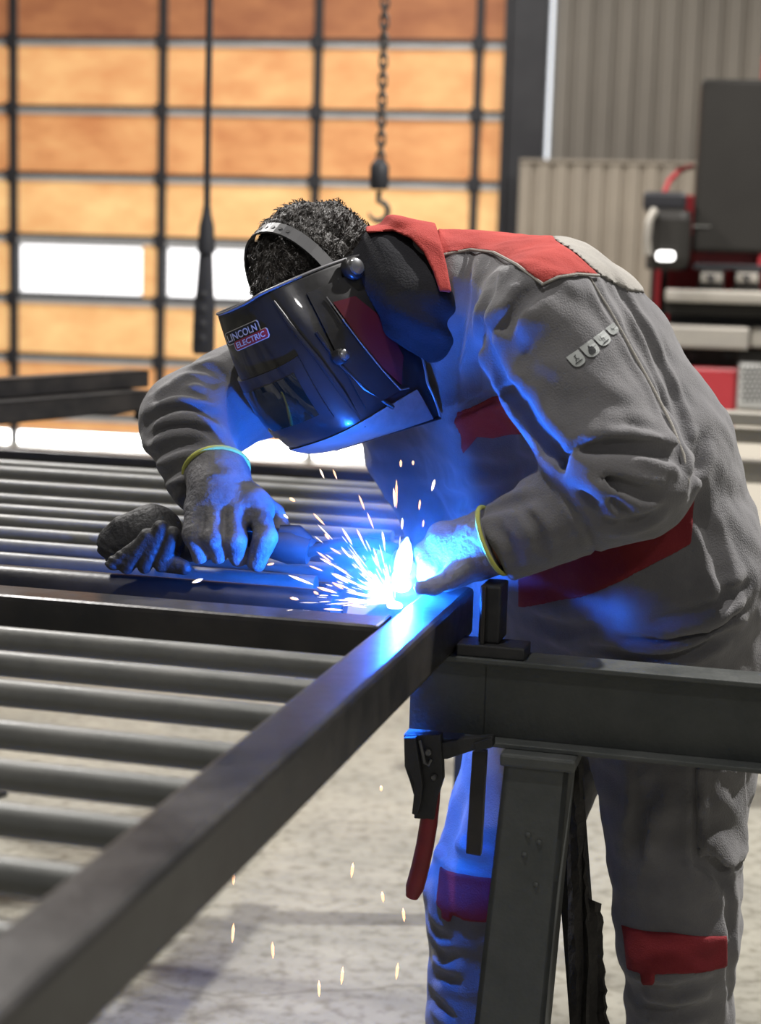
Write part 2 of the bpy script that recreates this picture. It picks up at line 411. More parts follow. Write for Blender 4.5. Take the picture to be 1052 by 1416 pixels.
def crane():
    """girder above the frame; chain and pendant hang from it"""
    zg = 3.55; Y = 6.3
    g = MB()
    a = np.array([-9.0, Y, zg])
    g.obox(a + [0, -.09, 0], [18, 0, 0], [0, .18, 0], [0, 0, .02]); g.obox(a + [0, -.09, .28], [18, 0, 0], [0, .18, 0], [0, 0, .02]); g.obox(a + [0, -.01, .02], [18, 0, 0], [0, .02, 0], [0, 0, .26])
    build(g, 'trim_3', M['machine_dark'], kind='structure')
    # pendant controller
    top = P(290, -40, Y); top[2] = zg
    b0 = P(286, 300, Y); b1 = P(281, 490, Y)
    t = empty('pendant_controller', b1, 'black crane pendant controller hanging on its cable before the amber door', 'controller')
    build(MB().sweep([top, P(289, 60, Y), P(287, 180, Y), P(286, 305, Y)], .013, 10), 'cable', M['pendant'], t, True)
    build(MB().lathe(P(285, 350, Y), nrm(P(286, 290, Y) - P(285, 350, Y)), [(0, .034), (.04, .034), (.06, .03), (.10, .028), (.14, .018), (.17, .015)], 16), 'cable_gland', M['pendant'], t, True)
    ax = nrm(b0 - b1); sx = np.array([1, 0, 0.]); sy = nrm(np.cross(ax, sx))
    L = np.linalg.norm(P(285, 345, Y) - b1)
    prof = [(0, .036), (.02, .042), (L * .45, .040), (L * .6, .034), (L * .95, .026), (L, .018)]
    mb = MB(); vs = []; n = 20
    for h, r in prof:
        for k in range(n):
            th = 2 * math.pi * k / n; cx, cy = math.cos(th), math.sin(th)
            vs.append(b1 + ax * h + sx * r * np.sign(cx) * abs(cx) ** .6 + sy * r * .8 * np.sign(cy) * abs(cy) ** .6)
    fs = [(i * n + k, i * n + (k + 1) % n, (i + 1) * n + (k + 1) % n, (i + 1) * n + k) for i in range(len(prof) - 1) for k in range(n)]
    fs += [tuple(range(n))[::-1], tuple((len(prof) - 1) * n + k for k in range(n))]
    mb.add(vs, fs); build(mb, 'housing', M['pendant'], t, True)
    for k in range(4):
        c = b1 + ax * (.06 + .055 * k) - sy * (-.03 if sy[1] < 0 else .03)
        d = sy if sy[1] < 0 else -sy
        build(MB().lathe(c, d, [(0, .012), (.006, .012), (.009, .008)], 12), 'push_button', M['strap'], t, True)
    # chain
    top = P(533, -30, Y); bot = P(526, 226, Y)
    t = empty('hoist_chain', bot, 'dark link chain with hook block hanging from the crane', 'chain')
    pitch = .036; axis = nrm(top - bot); n = int((zg - bot[2]) / pitch)
    def linkmesh(rot):
        mb = MB(); pts = []
        side = np.array([1, 0, 0.]) if rot == 0 else np.array([.25, .97, 0])
        for k in range(16):
            th = 2 * math.pi * k / 16
            x = math.cos(th) * .0135; z = math.sin(th) * .0135 + (.0125 if math.sin(th) > 0 else -.0125)
            pts.append(side * x + axis * z)
        vs = []; fs = []; nn = np.cross(side, axis); m_ = 6
        for i, p in enumerate(pts):
            tg = nrm(pts[(i + 1) % 16] - pts[i - 1]); y = np.cross(tg, nn)
            for k in range(m_):
                a = 2 * math.pi * k / m_; vs.append(p + (nn * math.cos(a) + y * math.sin(a)) * .0055)
        for i in range(16):
            for k in range(m_):
                i2 = (i + 1) % 16; k2 = (k + 1) % m_; fs.append((i * m_ + k, i * m_ + k2, i2 * m_ + k2, i2 * m_ + k))
        return mb.add(vs, fs).mesh('chain_link', M['chain'], True)
    lm = [linkmesh(0), linkmesh(1)]
    for k in range(n):
        o = link('chain_link', lm[k % 2], t); o.location = [float(c) for c in axis * (pitch * (k + .5) * .98)]
    b1 = P(523, 300, Y)
    build(MB().lathe(P(524, 262, Y), nrm(P(525, 222, Y) - P(524, 262, Y)), [(0, .03), (.015, .036), (.085, .036), (.10, .026), (.115, .012)], 18), 'hook_block', M['pendant'], t, True)
    hk = [P(524, 264, Y)]
    for k in range(11):
        a = math.radians(90 - 26 * k); hk.append(P(523, 292, Y) + np.array([math.cos(a) * .036, 0, math.sin(a) * .036]))
    build(MB().sweep(hk, [.011] + [.012] * 8 + [.009, .007, .004], 10), 'hook', M['chain'], t, True)
crane()

# ================================================================== press brake and rack at the right
def pbox(mb, x0, y0, x1, y1, Y, depth, bev=.01, yaw=DYAW):
    """box whose front face spans the two pixel corners at distance Y and that runs back by depth along the hall"""
    a = P(x0, y1, Y); n = np.array([math.sin(yaw), math.cos(yaw), 0]); u = np.array([math.cos(yaw), -math.sin(yaw), 0])
    b = PPL(x1, y0, a, n); w = np.dot(b - a, u); h = (P(x0, y0, Y) - a)[2]
    return mb.obox(a, u * w, n * depth, ZX * h, bev)
def machine():
    Y = 7.6
    t = empty('press_brake', P(960, 640, Y) * [1, 1, 0], 'red and dark grey press brake machine behind the worker on the right', 'machine')
    build(pbox(MB(), 886, 268, 1120, 640, Y + .55, .5), 'side_frame', M['machine_red'], t)
    build(pbox(MB(), 1049, 60, 1130, 250, Y + .5, .4), 'upper_frame', M['machine_red'], t)
    build(pbox(MB(), 957, 108, 1100, 348, Y, .35, .02), 'ram_cover', M['machine_dark'], t)
    build(pbox(MB(), 960, 336, 1120, 372, Y + .1, .3), 'ram_beam', M['machine_red'], t)
    pr = pbox(MB(), 1047, 108, 1120, 372, Y - .03, .3); build(pr, 'ram_side', M['machine_red'], t)
    h = build(pbox(MB(), 888, 264, 950, 290, Y - .1, .3, .02), 'head_cap', M['machine_black'], t)
    build(pbox(MB(), 893, 286, 958, 372, Y - .14, .3, .05), 'head_housing', M['machine_dark'], t)
    build(pbox(MB(), 892, 290, 957, 372, Y + .35, .15), 'back_cover', M['machine_black'], t)
    arc = [P(905, 290, Y - .15), P(897, 305, Y - .17), P(894, 330, Y - .17), P(895, 352, Y - .16)]
    build(MB().sweep(arc, .018, 10), 'head_rim', M['tool_steel'], t, True)
    build(pbox(MB(), 907, 347, 933, 360, Y - .17, .03, .02), 'work_light', M['lamp_glow'], t)
    build(pbox(MB(), 958, 312, 958 + 24, 313, Y - .01, .012, .001), 'nameplate', M['perf'], t)
    build(pbox(MB(), 886, 362, 906, 640, Y + .1, .3), 'column', M['machine_black'], t)
    build(pbox(MB(), 900, 370, 924, 640, Y + .25, .25), 'inner_column', M['machine_dark'], t)
    cl = [(965, 1002), (1014, 1052), (1064, 1102)]
    for x0, x1 in cl:
        c = build(pbox(MB(), x0, 372, x1, 404, Y - .05, .2, .012), 'tool_clamp', M['machine_dark'], t)
        build(pbox(MB(), x0 + 3, 377, x1 - 3, 390, Y - .07, .05, .006), 'clamp_plate', M['tool_steel'], c)
        xm = (x0 + x1) / 2
        build(MB().prism([P(xm - 8, 380, Y - .08), P(xm + 8, 380, Y - .08), P(xm, 392, Y - .08)], [0, .03, 0]), 'clamp_wedge', M['machine_black'], c)
    build(pbox(MB(), 958, 364, 1120, 372, Y - .02, .2, .004), 'clamp_rail', M['machine_black'], t)
    build(pbox(MB(), 919, 399, 1120, 417, Y - .1, .3, .012), 'upper_beam', M['tool_steel'], t)
    build(pbox(MB(), 919, 417, 1120, 434, Y - .05, .25, .006), 'upper_beam_face', M['machine_dark'], t)
    build(pbox(MB(), 924, 434, 1120, 452, Y + .15, .25, .006), 'tool_gap', M['machine_black'], t)
    build(pbox(MB(), 916, 449, 1037, 480, Y - .1, .35, .012), 'lower_beam', M['tool_steel'], t)
    build(pbox(MB(), 1037, 452, 1120, 480, Y - .06, .3, .012), 'lower_beam_end', M['tool_steel'], t)
    for px in (948, 997):
        build(MB().prism([P(px - 7, 464, Y - .105), P(px + 7, 464, Y - .105), P(px, 472, Y - .105)], [0, .02, 0]), 'slot_mark', M['machine_black'], t)
    build(pbox(MB(), 940, 480, 1120, 508, Y + .05, .3, .01), 'bed_recess', M['machine_dark'], t)
    for px in (957, 1002):
        build(MB().lathe(P(px, 492, Y + .04), [0, -1, 0], [(0, .018), (.03, .018), (.035, .012)], 12), 'bed_bolt', M['machine_black'], t, True)
    zb = P(930, 640, Y)[2]
    a = P(925, 507, Y - .1); b = P(1022, 507, Y - .1)
    build(MB().obox([a[0], a[1], 0], [b[0] - a[0], b[1] - a[1], 0], DN * .5, ZX * a[2], .01), 'bed_panel', M['machine_red'], t)
    a = P(1022, 503, Y - .14); b = P(1130, 503, Y - .14)
    pf = build(MB().obox([a[0], a[1], P(1022, 562, Y)[2]], [b[0] - a[0], b[1] - a[1], 0], DN * .5, ZX * (a[2] - P(1022, 562, Y)[2]), .01), 'perforated_guard', M['perf'], t)
    mb = MB()
    for i in range(9):
        for j in range(8):
            c = P(1027 + 6.5 * i + 3.2 * (j % 2), 508 + 6.5 * j, Y - .142)
            mb.cyl(c, c + np.array([0, .006, 0]), .008, n=6)
    build(mb, 'perforation', M['machine_black'], pf, kind='stuff')
    z1 = P(1022, 562, Y)[2]
    build(MB().obox([a[0], a[1] + .02, 0], [b[0] - a[0], b[1] - a[1], 0], DN * .5, ZX * z1, .01), 'lower_cabinet', M['white_box'], t)
    # cable from the head to the wall
    build(MB().sweep([P(918, 268, Y), P(925, 250, Y + .1), P(940, 236, Y + .2), P(957, 230, Y + .3)], .012, 8), 'hose', M['machine_red'], t, True)
machine()

def rack():
    Y = 4.6
    t = empty('steel_rack', P(1130, 640, Y) * [1, 1, 0], 'rack of pale steel tubes behind the worker at the right edge', 'rack')
    for k, (x0, y0, y1, mm) in enumerate(((968, 567, 586, 'bar'), (985, 593, 611, 'bar'), (1008, 641, 667, 'bar'))):
        a = P(x0, y1, Y + .05 * k); L = 1.3
        build(MB().obox(a - UX * .25, UX * (L + .25), VX * .07, ZX * ((P(x0, y0, Y)[2] - a[2])), .006), 'steel_tube', M['steel_pale'], t)
    for u in (.55, .95):
        b = P(968, 667, Y) + UX * u
        build(MB().obox([b[0], b[1] + .08, 0], UX * .06, VX * .06, ZX * (P(968, 560, Y)[2]), .004), 'rack_post', M['beam'], t)
M['steel_pale'] = mat('pale_galvanised_steel', (0.42, 0.40, 0.35), 0.4, 0.5, (0.34, 0.32, 0.29), 5)
rack()

# ================================================================== beams in the left background on a trestle
def left_beams():
    z = 1.245; 
    def zpoint(px, py, zz): return PZ(px, py, zz)
    Y = 5.1
    e1 = P(206, 522, Y); s1 = P(-160, 560, Y - 0.95)
    d = nrm(e1 - s1); d[2] = 0; d = nrm(d); nrm_h = np.array([-d[1], d[0], 0])
    zt = P(206, 515, Y)[2]
    L = 1.5
    def channel(end, top, h, w, L):
        mb = MB(); o = np.array([end[0], end[1], top - h]) - d * L
        mb.obox(o, d * L, nrm_h * .008, ZX * h, .002)
        mb.obox(o + ZX * (h - .008), d * L, nrm_h * w, ZX * .008, .002)
        mb.obox(o, d * L, nrm_h * w, ZX * .008, .002)
        return mb
    b1 = build(channel(P(206, 515, Y + .1), zt, .053, .08, L), 'steel_channel', M['tube'])
    tag(b1, 'upper dark steel channel lying in the left background', 'steel channel')
    o2 = P(213, 528, Y)
    cb = channel(o2, zt - .0545, .060, .10, L); o3 = np.array([o2[0], o2[1], zt - .1145]) - d * .02
    cb.obox(o3 - ZX * .035, d * .02, nrm_h * .06, ZX * .036, .002)
    b2 = build(cb, 'steel_channel', M['tube'])
    tag(b2, 'lower dark steel channel under the other one in the left background', 'steel channel')
    zc = zt - .1175
    t = empty('support_stand', [o2[0], o2[1], 0], 'dark stand carrying the steel channels, mostly outside the left edge', 'stand')
    for k, off in enumerate((.78, .98)):
        p = np.array([o2[0], o2[1], 0]) - d * off
        build(MB().obox(p - d * .02 + ZX * .02, d * .05, nrm_h * .05, ZX * (zc - .02), .003), 'leg', M['dark_steel'], t)
        build(MB().obox(p - d * .12, d * .24, nrm_h * .24 , ZX * .02, .003), 'foot', M['dark_steel'], t)
left_beams()

# ================================================================== trestle with I-beam, railing panels, tubes
ZTOP = 1.05
ZB = 0.98                                                          # top of the I-beam
def ibeam(u0, u1, v0, name='i_beam', parent=None):
    mb = MB(); h = .122; w = .066
    mb.obox(C(u0, v0, ZB - .007), UX * (u1 - u0), VX * w, ZX * .007, .0015)
    mb.obox(C(u0, v0, ZB - h), UX * (u1 - u0), VX * w, ZX * .007, .0015)
    mb.obox(C(u0, v0 + .030, ZB - h + .007), UX * (u1 - u0), VX * .006, ZX * (h - .014), 0)
    return build(mb, name, M['beam'], parent)

def trestle():
    t = empty('work_trestle', C(-.2, 2.2, 0), 'grey painted I-beam trestle crossing under the long square tube', 'trestle')
    ibeam(-.505, 1.1, 2.175, 'beam', t)
    build(MB().obox(C(-.40, 2.205, ZB - .118), UX * .002, VX * .004, ZX * .10, 0), 'weld_seam', M['beam'], t)
    # leg: channel leaning to the left, under a cap plate
    def pu(px, py, v):       # point on the plane v = const
        return PPL(px, py, C(0, v), VX)
    v0 = 2.150
    cap0 = pu(690, 1052, v0); cap1 = pu(795, 1062, v0)
    zc = ZB - .122
    uc0 = float(np.dot(cap0, UX)); uc1 = float(np.dot(cap1, UX))
    build(MB().obox(C(uc0, v0, zc - .018), UX * (uc1 - uc0), VX * .11, ZX * .018, .004), 'cap_plate', M['beam'], t)
    a = pu(697, 1052, v0); b = pu(655, 1416, v0)
    c = pu(786, 1060, v0); e = pu(752, 1416, v0)
    def down(p, q):          # carry the line p-q on to the floor
        k = (zc - .018 - p[2]) / (q[2] - p[2]); top = p + (q - p) * k
        k2 = (0.0 - p[2]) / (q[2] - p[2]); return top, p + (q - p) * k2
    at, ab = down(a, b); ct, cb = down(c, e)
    T = .007; W = .085
    lg = MB()
    lg.prism([at + VX * .006, ct + VX * .006, cb + VX * .006, ab + VX * .006], VX * T)
    sx = UX * T
    lg.prism([at + VX * .006, at + VX * W, ab + VX * W, ab + VX * .006], sx)
    lg.prism([ct + VX * .006, ct + VX * W, cb + VX * W, cb + VX * .006], -sx)
    lo = build(lg, 'leg', M['beam'], t)
    for (px, py) in ((730, 1155), (745, 1165), (725, 1182), (741, 1224)):
        p = pu(px, py, v0 + .006)
        build(MB().lathe(p, -VX, [(-.001, .0042), (.0015, .004), (.003, .002)], 10), 'weld_spatter', M['beam'], lo, True)
    # second leg behind leaning the other way
    p0 = C(uc1 - .062, 2.305, zc); p1 = C(uc1 + .04, 2.312, 0)
    build(MB().prism([p0, p0 + UX * .042, p1 + UX * .042, p1], VX * .03), 'rear_leg', M['dark_steel'], t)
    # far right leg outside the frame
    build(MB().obox(C(.95, 2.16, 0), UX * .1, VX * .09, ZX * (zc), .004), 'leg', M['beam'], t)
    return t
trestle()

RB = .0155
def bar_mesh(length, name='bar'):
    return MB().cyl([0, 0, 0], UX * length, RB, n=18).mesh(name, M['bar'], True)
def hollow(mb, o, ax, ay, az, t=.003, bev=.006):
    """square tube along ax, open ends with a wall thickness"""
    mb.obox(o, ax, ay, az, bev); return mb

def near_panel():
    t = empty('railing_panel', C(-.47, .5, .98), 'new railing frame in the foreground with a long square tube running to the weld', 'railing panel')
    build(hollow(MB(), C(-.505, .35, .98), UX * .063, VX * 1.975, ZX * .07, bev=.007), 'long_square_tube', M['tube'], t)
    build(MB().obox(C(-2.4, 2.010, .98), UX * 1.895, VX * .070, ZX * .07, .007), 'cross_tube', M['tube'], t)
    bm_ = bar_mesh(1.9)
    for v in (1.903, 1.780, 1.656, 1.505, 1.383, 1.267, 1.147, 1.027, .907, .787, .667):
        o = link('bar', bm_, t); o.location = [float(c) for c in (C(-2.4, v, 1.018) - C(-.47, .5, .98))]
    build(MB().obox(C(-2.46, .35, .98), UX * .06, VX * 1.955, ZX * .07, .007), 'end_tube', M['tube'], t)
    # weld bead at the joint
    mb = MB()
    for k in range(14):
        p = C(-.508, 2.012 + .005 * k, ZTOP - .001); mb.lathe(p, ZX, [(-.002, .0035), (.0015, .0035), (.003, .0018)], 8)
    build(mb, 'weld_bead', M['steel'], t, True)
near_panel()

def far_panels():
    t = empty('railing_panel', C(-.7, 3.7, .98), 'finished railing panel of closely set round bars behind the torch hand', 'railing panel')
    u1 = -.70
    bm_ = bar_mesh(2.0)
    for v in (2.39, 2.505, 2.625, 2.75, 2.87, 3.0, 3.19, 3.40, 3.51):
        o = link('bar', bm_, t); o.location = [float(c) for c in (C(u1 - 2.0, v, 1.020) - C(-.7, 3.7, .98))]
    build(MB().obox(C(u1 - 2.0, 3.585, .98), UX * 2.02, VX * .06, ZX * .07, .006), 'rail_tube', M['tube'], t)
    build(MB().obox(C(u1 - 2.0, 3.27, .975), UX * 2.02, VX * .05, ZX * .04, .006), 'middle_rail', M['tube'], t)
    build(MB().obox(C(u1 - 2.06, 2.33, .98), UX * .06, VX * 1.32, ZX * .07, .006), 'end_tube', M['tube'], t)
    build(MB().obox(C(u1, 2.36, .98), UX * .03, VX * 1.28, ZX * .03, .004), 'end_flat', M['tube'], t)
    # an added second panel under it, its dark bars darken the gaps
    t2 = empty('railing_panel', C(-.7, 3.7, .92), 'added lower railing panel darkening the gaps of the finished one', 'railing panel')
    bd_ = MB().cyl([0, 0, 0], UX * 2.0, RB, n=14).mesh('bar', M['tube'], True)  # bar of the added lower panel
    for v in (2.45, 2.565, 2.69, 2.81, 2.935):
        o = link('bar', bd_, t2); o.location = [float(c) for c in (C(u1 - 2.0, v, .955) - C(-.7, 3.7, .92))]
    build(MB().obox(C(u1 - 2.0, 3.56, .90), UX * 2.02, VX * .06, ZX * .07, .006), 'rail_tube', M['tube'], t2)  # far tube of the added lower panel
    build(MB().obox(C(u1 - 2.0, 2.35, .90), UX * 2.02, VX * .06, ZX * .07, .006), 'rail_tube', M['tube'], t2)  # near tube of the added lower panel
    # trestle for both, out to the left
    s = empty('work_trestle', C(-2.3, 3.0, 0), 'steel trestle under the railing panels at the left, mostly hidden', 'trestle')
    build(MB().obox(C(-2.45, .3, .86), UX * .08, VX * 3.25, ZX * .04, .004), 'beam', M['beam'], s)
    for v in (.4, 2.1, 3.45):
        build(MB().obox(C(-2.45, v, 0), UX * .08, VX * .08, ZX * .86, .004), 'leg', M['beam'], s)
    s2 = empty('work_trestle', C(-.8, 3.65, 0), 'narrow steel trestle under the right end of the far panels, hidden by the worker', 'trestle')
    build(MB().obox(C(-.722, 2.36, .86), UX * .06, VX * 1.36, ZX * .04, .004), 'beam', M['beam'], s2)
    for v in (3.62,):
        build(MB().obox(C(-.722, v, 0), UX * .06, VX * .06, ZX * .86, .004), 'leg', M['beam'], s2)
    # loose thick round pipe lying along the cross tube
    p = build(MB().cyl(C(-2.3, 2.255, 1.012), C(-.63, 2.255, 1.012), .030, n=24), 'round_pipe', M['tube'], None, True)
    tag(p, 'thick dark round pipe lying just behind the cross tube', 'pipe')
far_panels()

def stop_and_bracket():
    def pu(px, py, v): return PPL(px, py, C(0, v), VX)
    # flat bar lying on the beam beside the tube's end
    v0 = 2.182
    a = pu(612, 918, v0); b = pu(724, 922, v0)
    u0 = -.437; u1 = float(np.dot(b, UX))
    t = tag(empty('angle_stop', C(u0, v0, ZB), 'dark upright stop welded on a flat foot at the tube end', 'stop'))
    build(MB().obox(C(u0, v0, ZB), UX * (u1 - u0), VX * .055, ZX * .017, .002), 'foot', M['dark_steel'], t)
    c = pu(661, 900, v0 + .02); d = pu(690, 900, v0 + .02)
    uc = float(np.dot(c, UX)); ud = float(np.dot(d, UX))
    zt = 1.077
    build(MB().obox(C(uc, v0 + .015, ZB + .017), UX * (ud - uc), VX * .06, ZX * (zt - ZB - .017), .003), 'upright', M['dark_steel'], t)
    build(MB().obox(C(uc + .004, v0 + .006, ZB + .017), UX * .006, VX * .012, ZX * (zt - ZB - .017), .001), 'edge_rib', M['tube'], t)
stop_and_bracket()

def clamp_pliers():
    def pu(px, py, v=2.16): return PPL(px, py, C(0, v), VX)
    t = empty('locking_pliers', pu(583, 1018), 'locking clamp pliers with long red grip hanging under the beam', 'pliers')
    def outline(pts, v, th, name, m, parent, bev=.0015):
        poly = [pu(x, y, v) for x, y in pts]
        o = build(MB().prism(poly, VX * th), name, m, parent)
        bv = o.modifiers.new('bevel', 'BEVEL'); bv.width = bev; bv.segments = 2; bv.limit_method = 'ANGLE'
        return o
    outline([(558, 1016), (609, 1016), (611, 1048), (612, 1078), (605, 1100), (600, 1134), (572, 1132), (574, 1108), (566, 1080), (559, 1060)], 2.150, .016, 'pliers_body', M['dark_steel'], t)
    outline([(558, 1020), (574, 1020), (580, 1058), (584, 1085), (582, 1110), (577, 1128), (569, 1126), (571, 1108), (573, 1085), (566, 1066), (560, 1064)], 2.140, .011, 'release_lever', M['rubber'], t)
    for px, py, r in ((566, 1028, .006), (600, 1074, .0045), (592, 1040, .005)):
        build(MB().lathe(pu(px, py, 2.150), -VX, [(-.002, r), (.004, r), (.006, r * .6)], 14), 'rivet', M['steel'], t, True)
    pts = [pu(598, 1085), pu(596, 1110), pu(592, 1140), pu(587, 1170), pu(580, 1202), pu(573, 1228), pu(569, 1241)]
    pts = [p + VX * .002 for p in pts]
    build(MB().sweep(pts, [.011, .0115, .0125, .0125, .0128, .013, .009], 16), 'red_grip', M['red_grip'], t, True)
    build(MB().sweep([pu(580, 1024, 2.144), pu(584, 1040, 2.142), pu(587, 1055, 2.142), pu(592, 1058, 2.144), pu(596, 1050, 2.146)], .0022, 8), 'spring', M['steel'], t, True)
    outline([(606, 1028), (640, 1021), (681, 1018), (681, 1030), (648, 1040), (618, 1050), (607, 1050)], 2.155, .014, 'jaw_arm', M['dark_steel'], t)
    outline([(655, 1028), (681, 1020), (681, 1034), (657, 1040)], 2.150, .02, 'jaw', M['dark_steel'], t)
    # the flat bar held in the jaws
    a0 = pu(653, 1040, 2.172); a1 = pu(672, 1040, 2.172); b0 = pu(644, 1180, 2.172); b1 = pu(664, 1184, 2.172)
    bar = build(MB().prism([a0, a1, b1, b0], VX * .014), 'flat_bar', M['tube'])
    tag(bar, 'short dark flat bar hanging down from the clamp under the beam', 'flat bar')
clamp_pliers()

def rag():
    def pu(px, py, v): return PPL(px, py, C(0, v), VX)
    t = empty('hanging_cloth', pu(800, 1416, 2.29), 'dark ragged leather strips hanging beside the trestle leg', 'cloth')
    def strip(left, right, v, name):
        n = len(left); vs = []; fs = []
        def fine(L):
            out = []
            for i in range(len(L) - 1):
                for k in range(8):
                    f = k / 8; out.append((L[i][0] + (L[i + 1][0] - L[i][0]) * f, L[i][1] + (L[i + 1][1] - L[i][1]) * f))
            return out + [L[-1]]
        l2, r2 = fine(left), fine(right); q = 5
        for i in range(len(l2)):
            jr = random.uniform(-2.2, 2.2); jl = random.uniform(-1, 1)
            for k in range(q):
                f = k / (q - 1)
                x = (l2[i][0] + jl) * (1 - f) + (r2[i][0] + jr) * f; y = l2[i][1] * (1 - f) + r2[i][1] * f
                vs.append(pu(x, y, v + .008 * math.sin(f * 7 + i * .15)))
        for i in range(len(l2) - 1):
            for k in range(q - 1): fs.append((i * q + k, i * q + k + 1, (i + 1) * q + k + 1, (i + 1) * q + k))
        o = build(MB().add(vs, fs), name, M['rag'], t, False)
        sm = o.modifiers.new('thickness', 'SOLIDIFY'); sm.thickness = .005
    strip([(786, 1046), (788, 1150), (790, 1300), (790, 1420), (790, 1560)], [(800, 1046), (806, 1130), (812, 1200), (816, 1300), (816, 1560)], 2.272, 'strip')
    strip([(806, 1240), (797, 1300), (792, 1370), (790, 1430), (790, 1570)], [(826, 1248), (833, 1300), (838, 1370), (842, 1430), (848, 1570)], 2.288, 'strip')
rag()

# ================================================================== implicit-surface modelling (numpy), used for the worker
def smin(a, b, k):
    h = np.clip(0.5 + 0.5 * (b - a) / k, 0, 1)
    return b + (a - b) * h - k * h * (1 - h)
def smax(a, b, k): return -smin(-a, -b, k)
def cone(p, a, b, ra, rb):
    """capsule whose radius runs from ra to rb"""
    a = np.asarray(a, np.float32); b = np.asarray(b, np.float32); ab = b - a
    t = np.clip(((p - a) @ ab) / float(ab @ ab), 0, 1)
    return np.linalg.norm(p - a - t[:, None] * ab, axis=1) - (ra + (rb - ra) * t)
def ball(p, c, r): return np.linalg.norm(p - np.asarray(c, np.float32), axis=1) - r
def ellip(p, c, axes, rad):
    q = (p - np.asarray(c, np.float32)) @ np.asarray(axes, np.float32).T / np.asarray(rad, np.float32)
    k = np.linalg.norm(q, axis=1)
    return (k - 1) * min(rad) * 1.0 * np.where(k > 0, 1, 1)
def chain(p, pts, rad, k=0.03):
    d = None
    for i in range(len(pts) - 1):
        e = cone(p, pts[i], pts[i + 1], rad[i], rad[i + 1])
        d = e if d is None else smin(d, e, k)
    return d
def polyline_dist(p, pts, reach):
    """distance to a polyline for the points near it (big elsewhere)"""
    pts = np.asarray(pts, np.float32)
    lo, hi = pts.min(0) - reach, pts.max(0) + reach
    idx = np.where(np.all((p > lo) & (p < hi), axis=1))[0]
    if len(idx) == 0: return idx, None, None
    q = p[idx]; best = np.full(len(idx), 9.0, np.float32); tt = np.zeros(len(idx), np.float32); n = len(pts) - 1
    for i in range(n):
        ab = pts[i + 1] - pts[i]; L = float(ab @ ab)
        if L < 1e-10: continue
        t = np.clip(((q - pts[i]) @ ab) / L, 0, 1)
        d = np.linalg.norm(q - pts[i] - t[:, None] * ab, axis=1)
        m = d < best; best[m] = d[m]; tt[m] = (i + t[m]) / n
    return idx, best, tt

def sample_grid(f, lo, hi, h, band=10.0):
    """signed distance on a grid, evaluated finely only near the surface"""
    B = 6
    lo = np.asarray(lo, float); n = [int(math.ceil((hi[i] - lo[i]) / (h * B))) + 1 for i in range(3)]
    ax = [lo[i] + h * B * (np.arange(n[i]) + .5) - h * .5 for i in range(3)]
    g = np.stack(np.meshgrid(*ax, indexing='ij'), -1).reshape(-1, 3).astype(np.float32)
    dc = f(g).reshape(n)
    big = np.repeat(np.repeat(np.repeat(dc, B, 0), B, 1), B, 2).astype(np.float32)
    act = np.argwhere(np.abs(dc) < h * B * 0.9 + band * 1e-3)
    off = np.stack(np.meshgrid(*[np.arange(B)] * 3, indexing='ij'), -1).reshape(-1, 3)
    ijk = (act[:, None, :] * B + off[None]).reshape(-1, 3)
    pts = (lo + ijk * h).astype(np.float32)
    out = np.empty(len(pts), np.float32)
    for s in range(0, len(pts), 400000): out[s:s + 400000] = f(pts[s:s + 400000])
    big[ijk[:, 0], ijk[:, 1], ijk[:, 2]] = out
    return lo, big

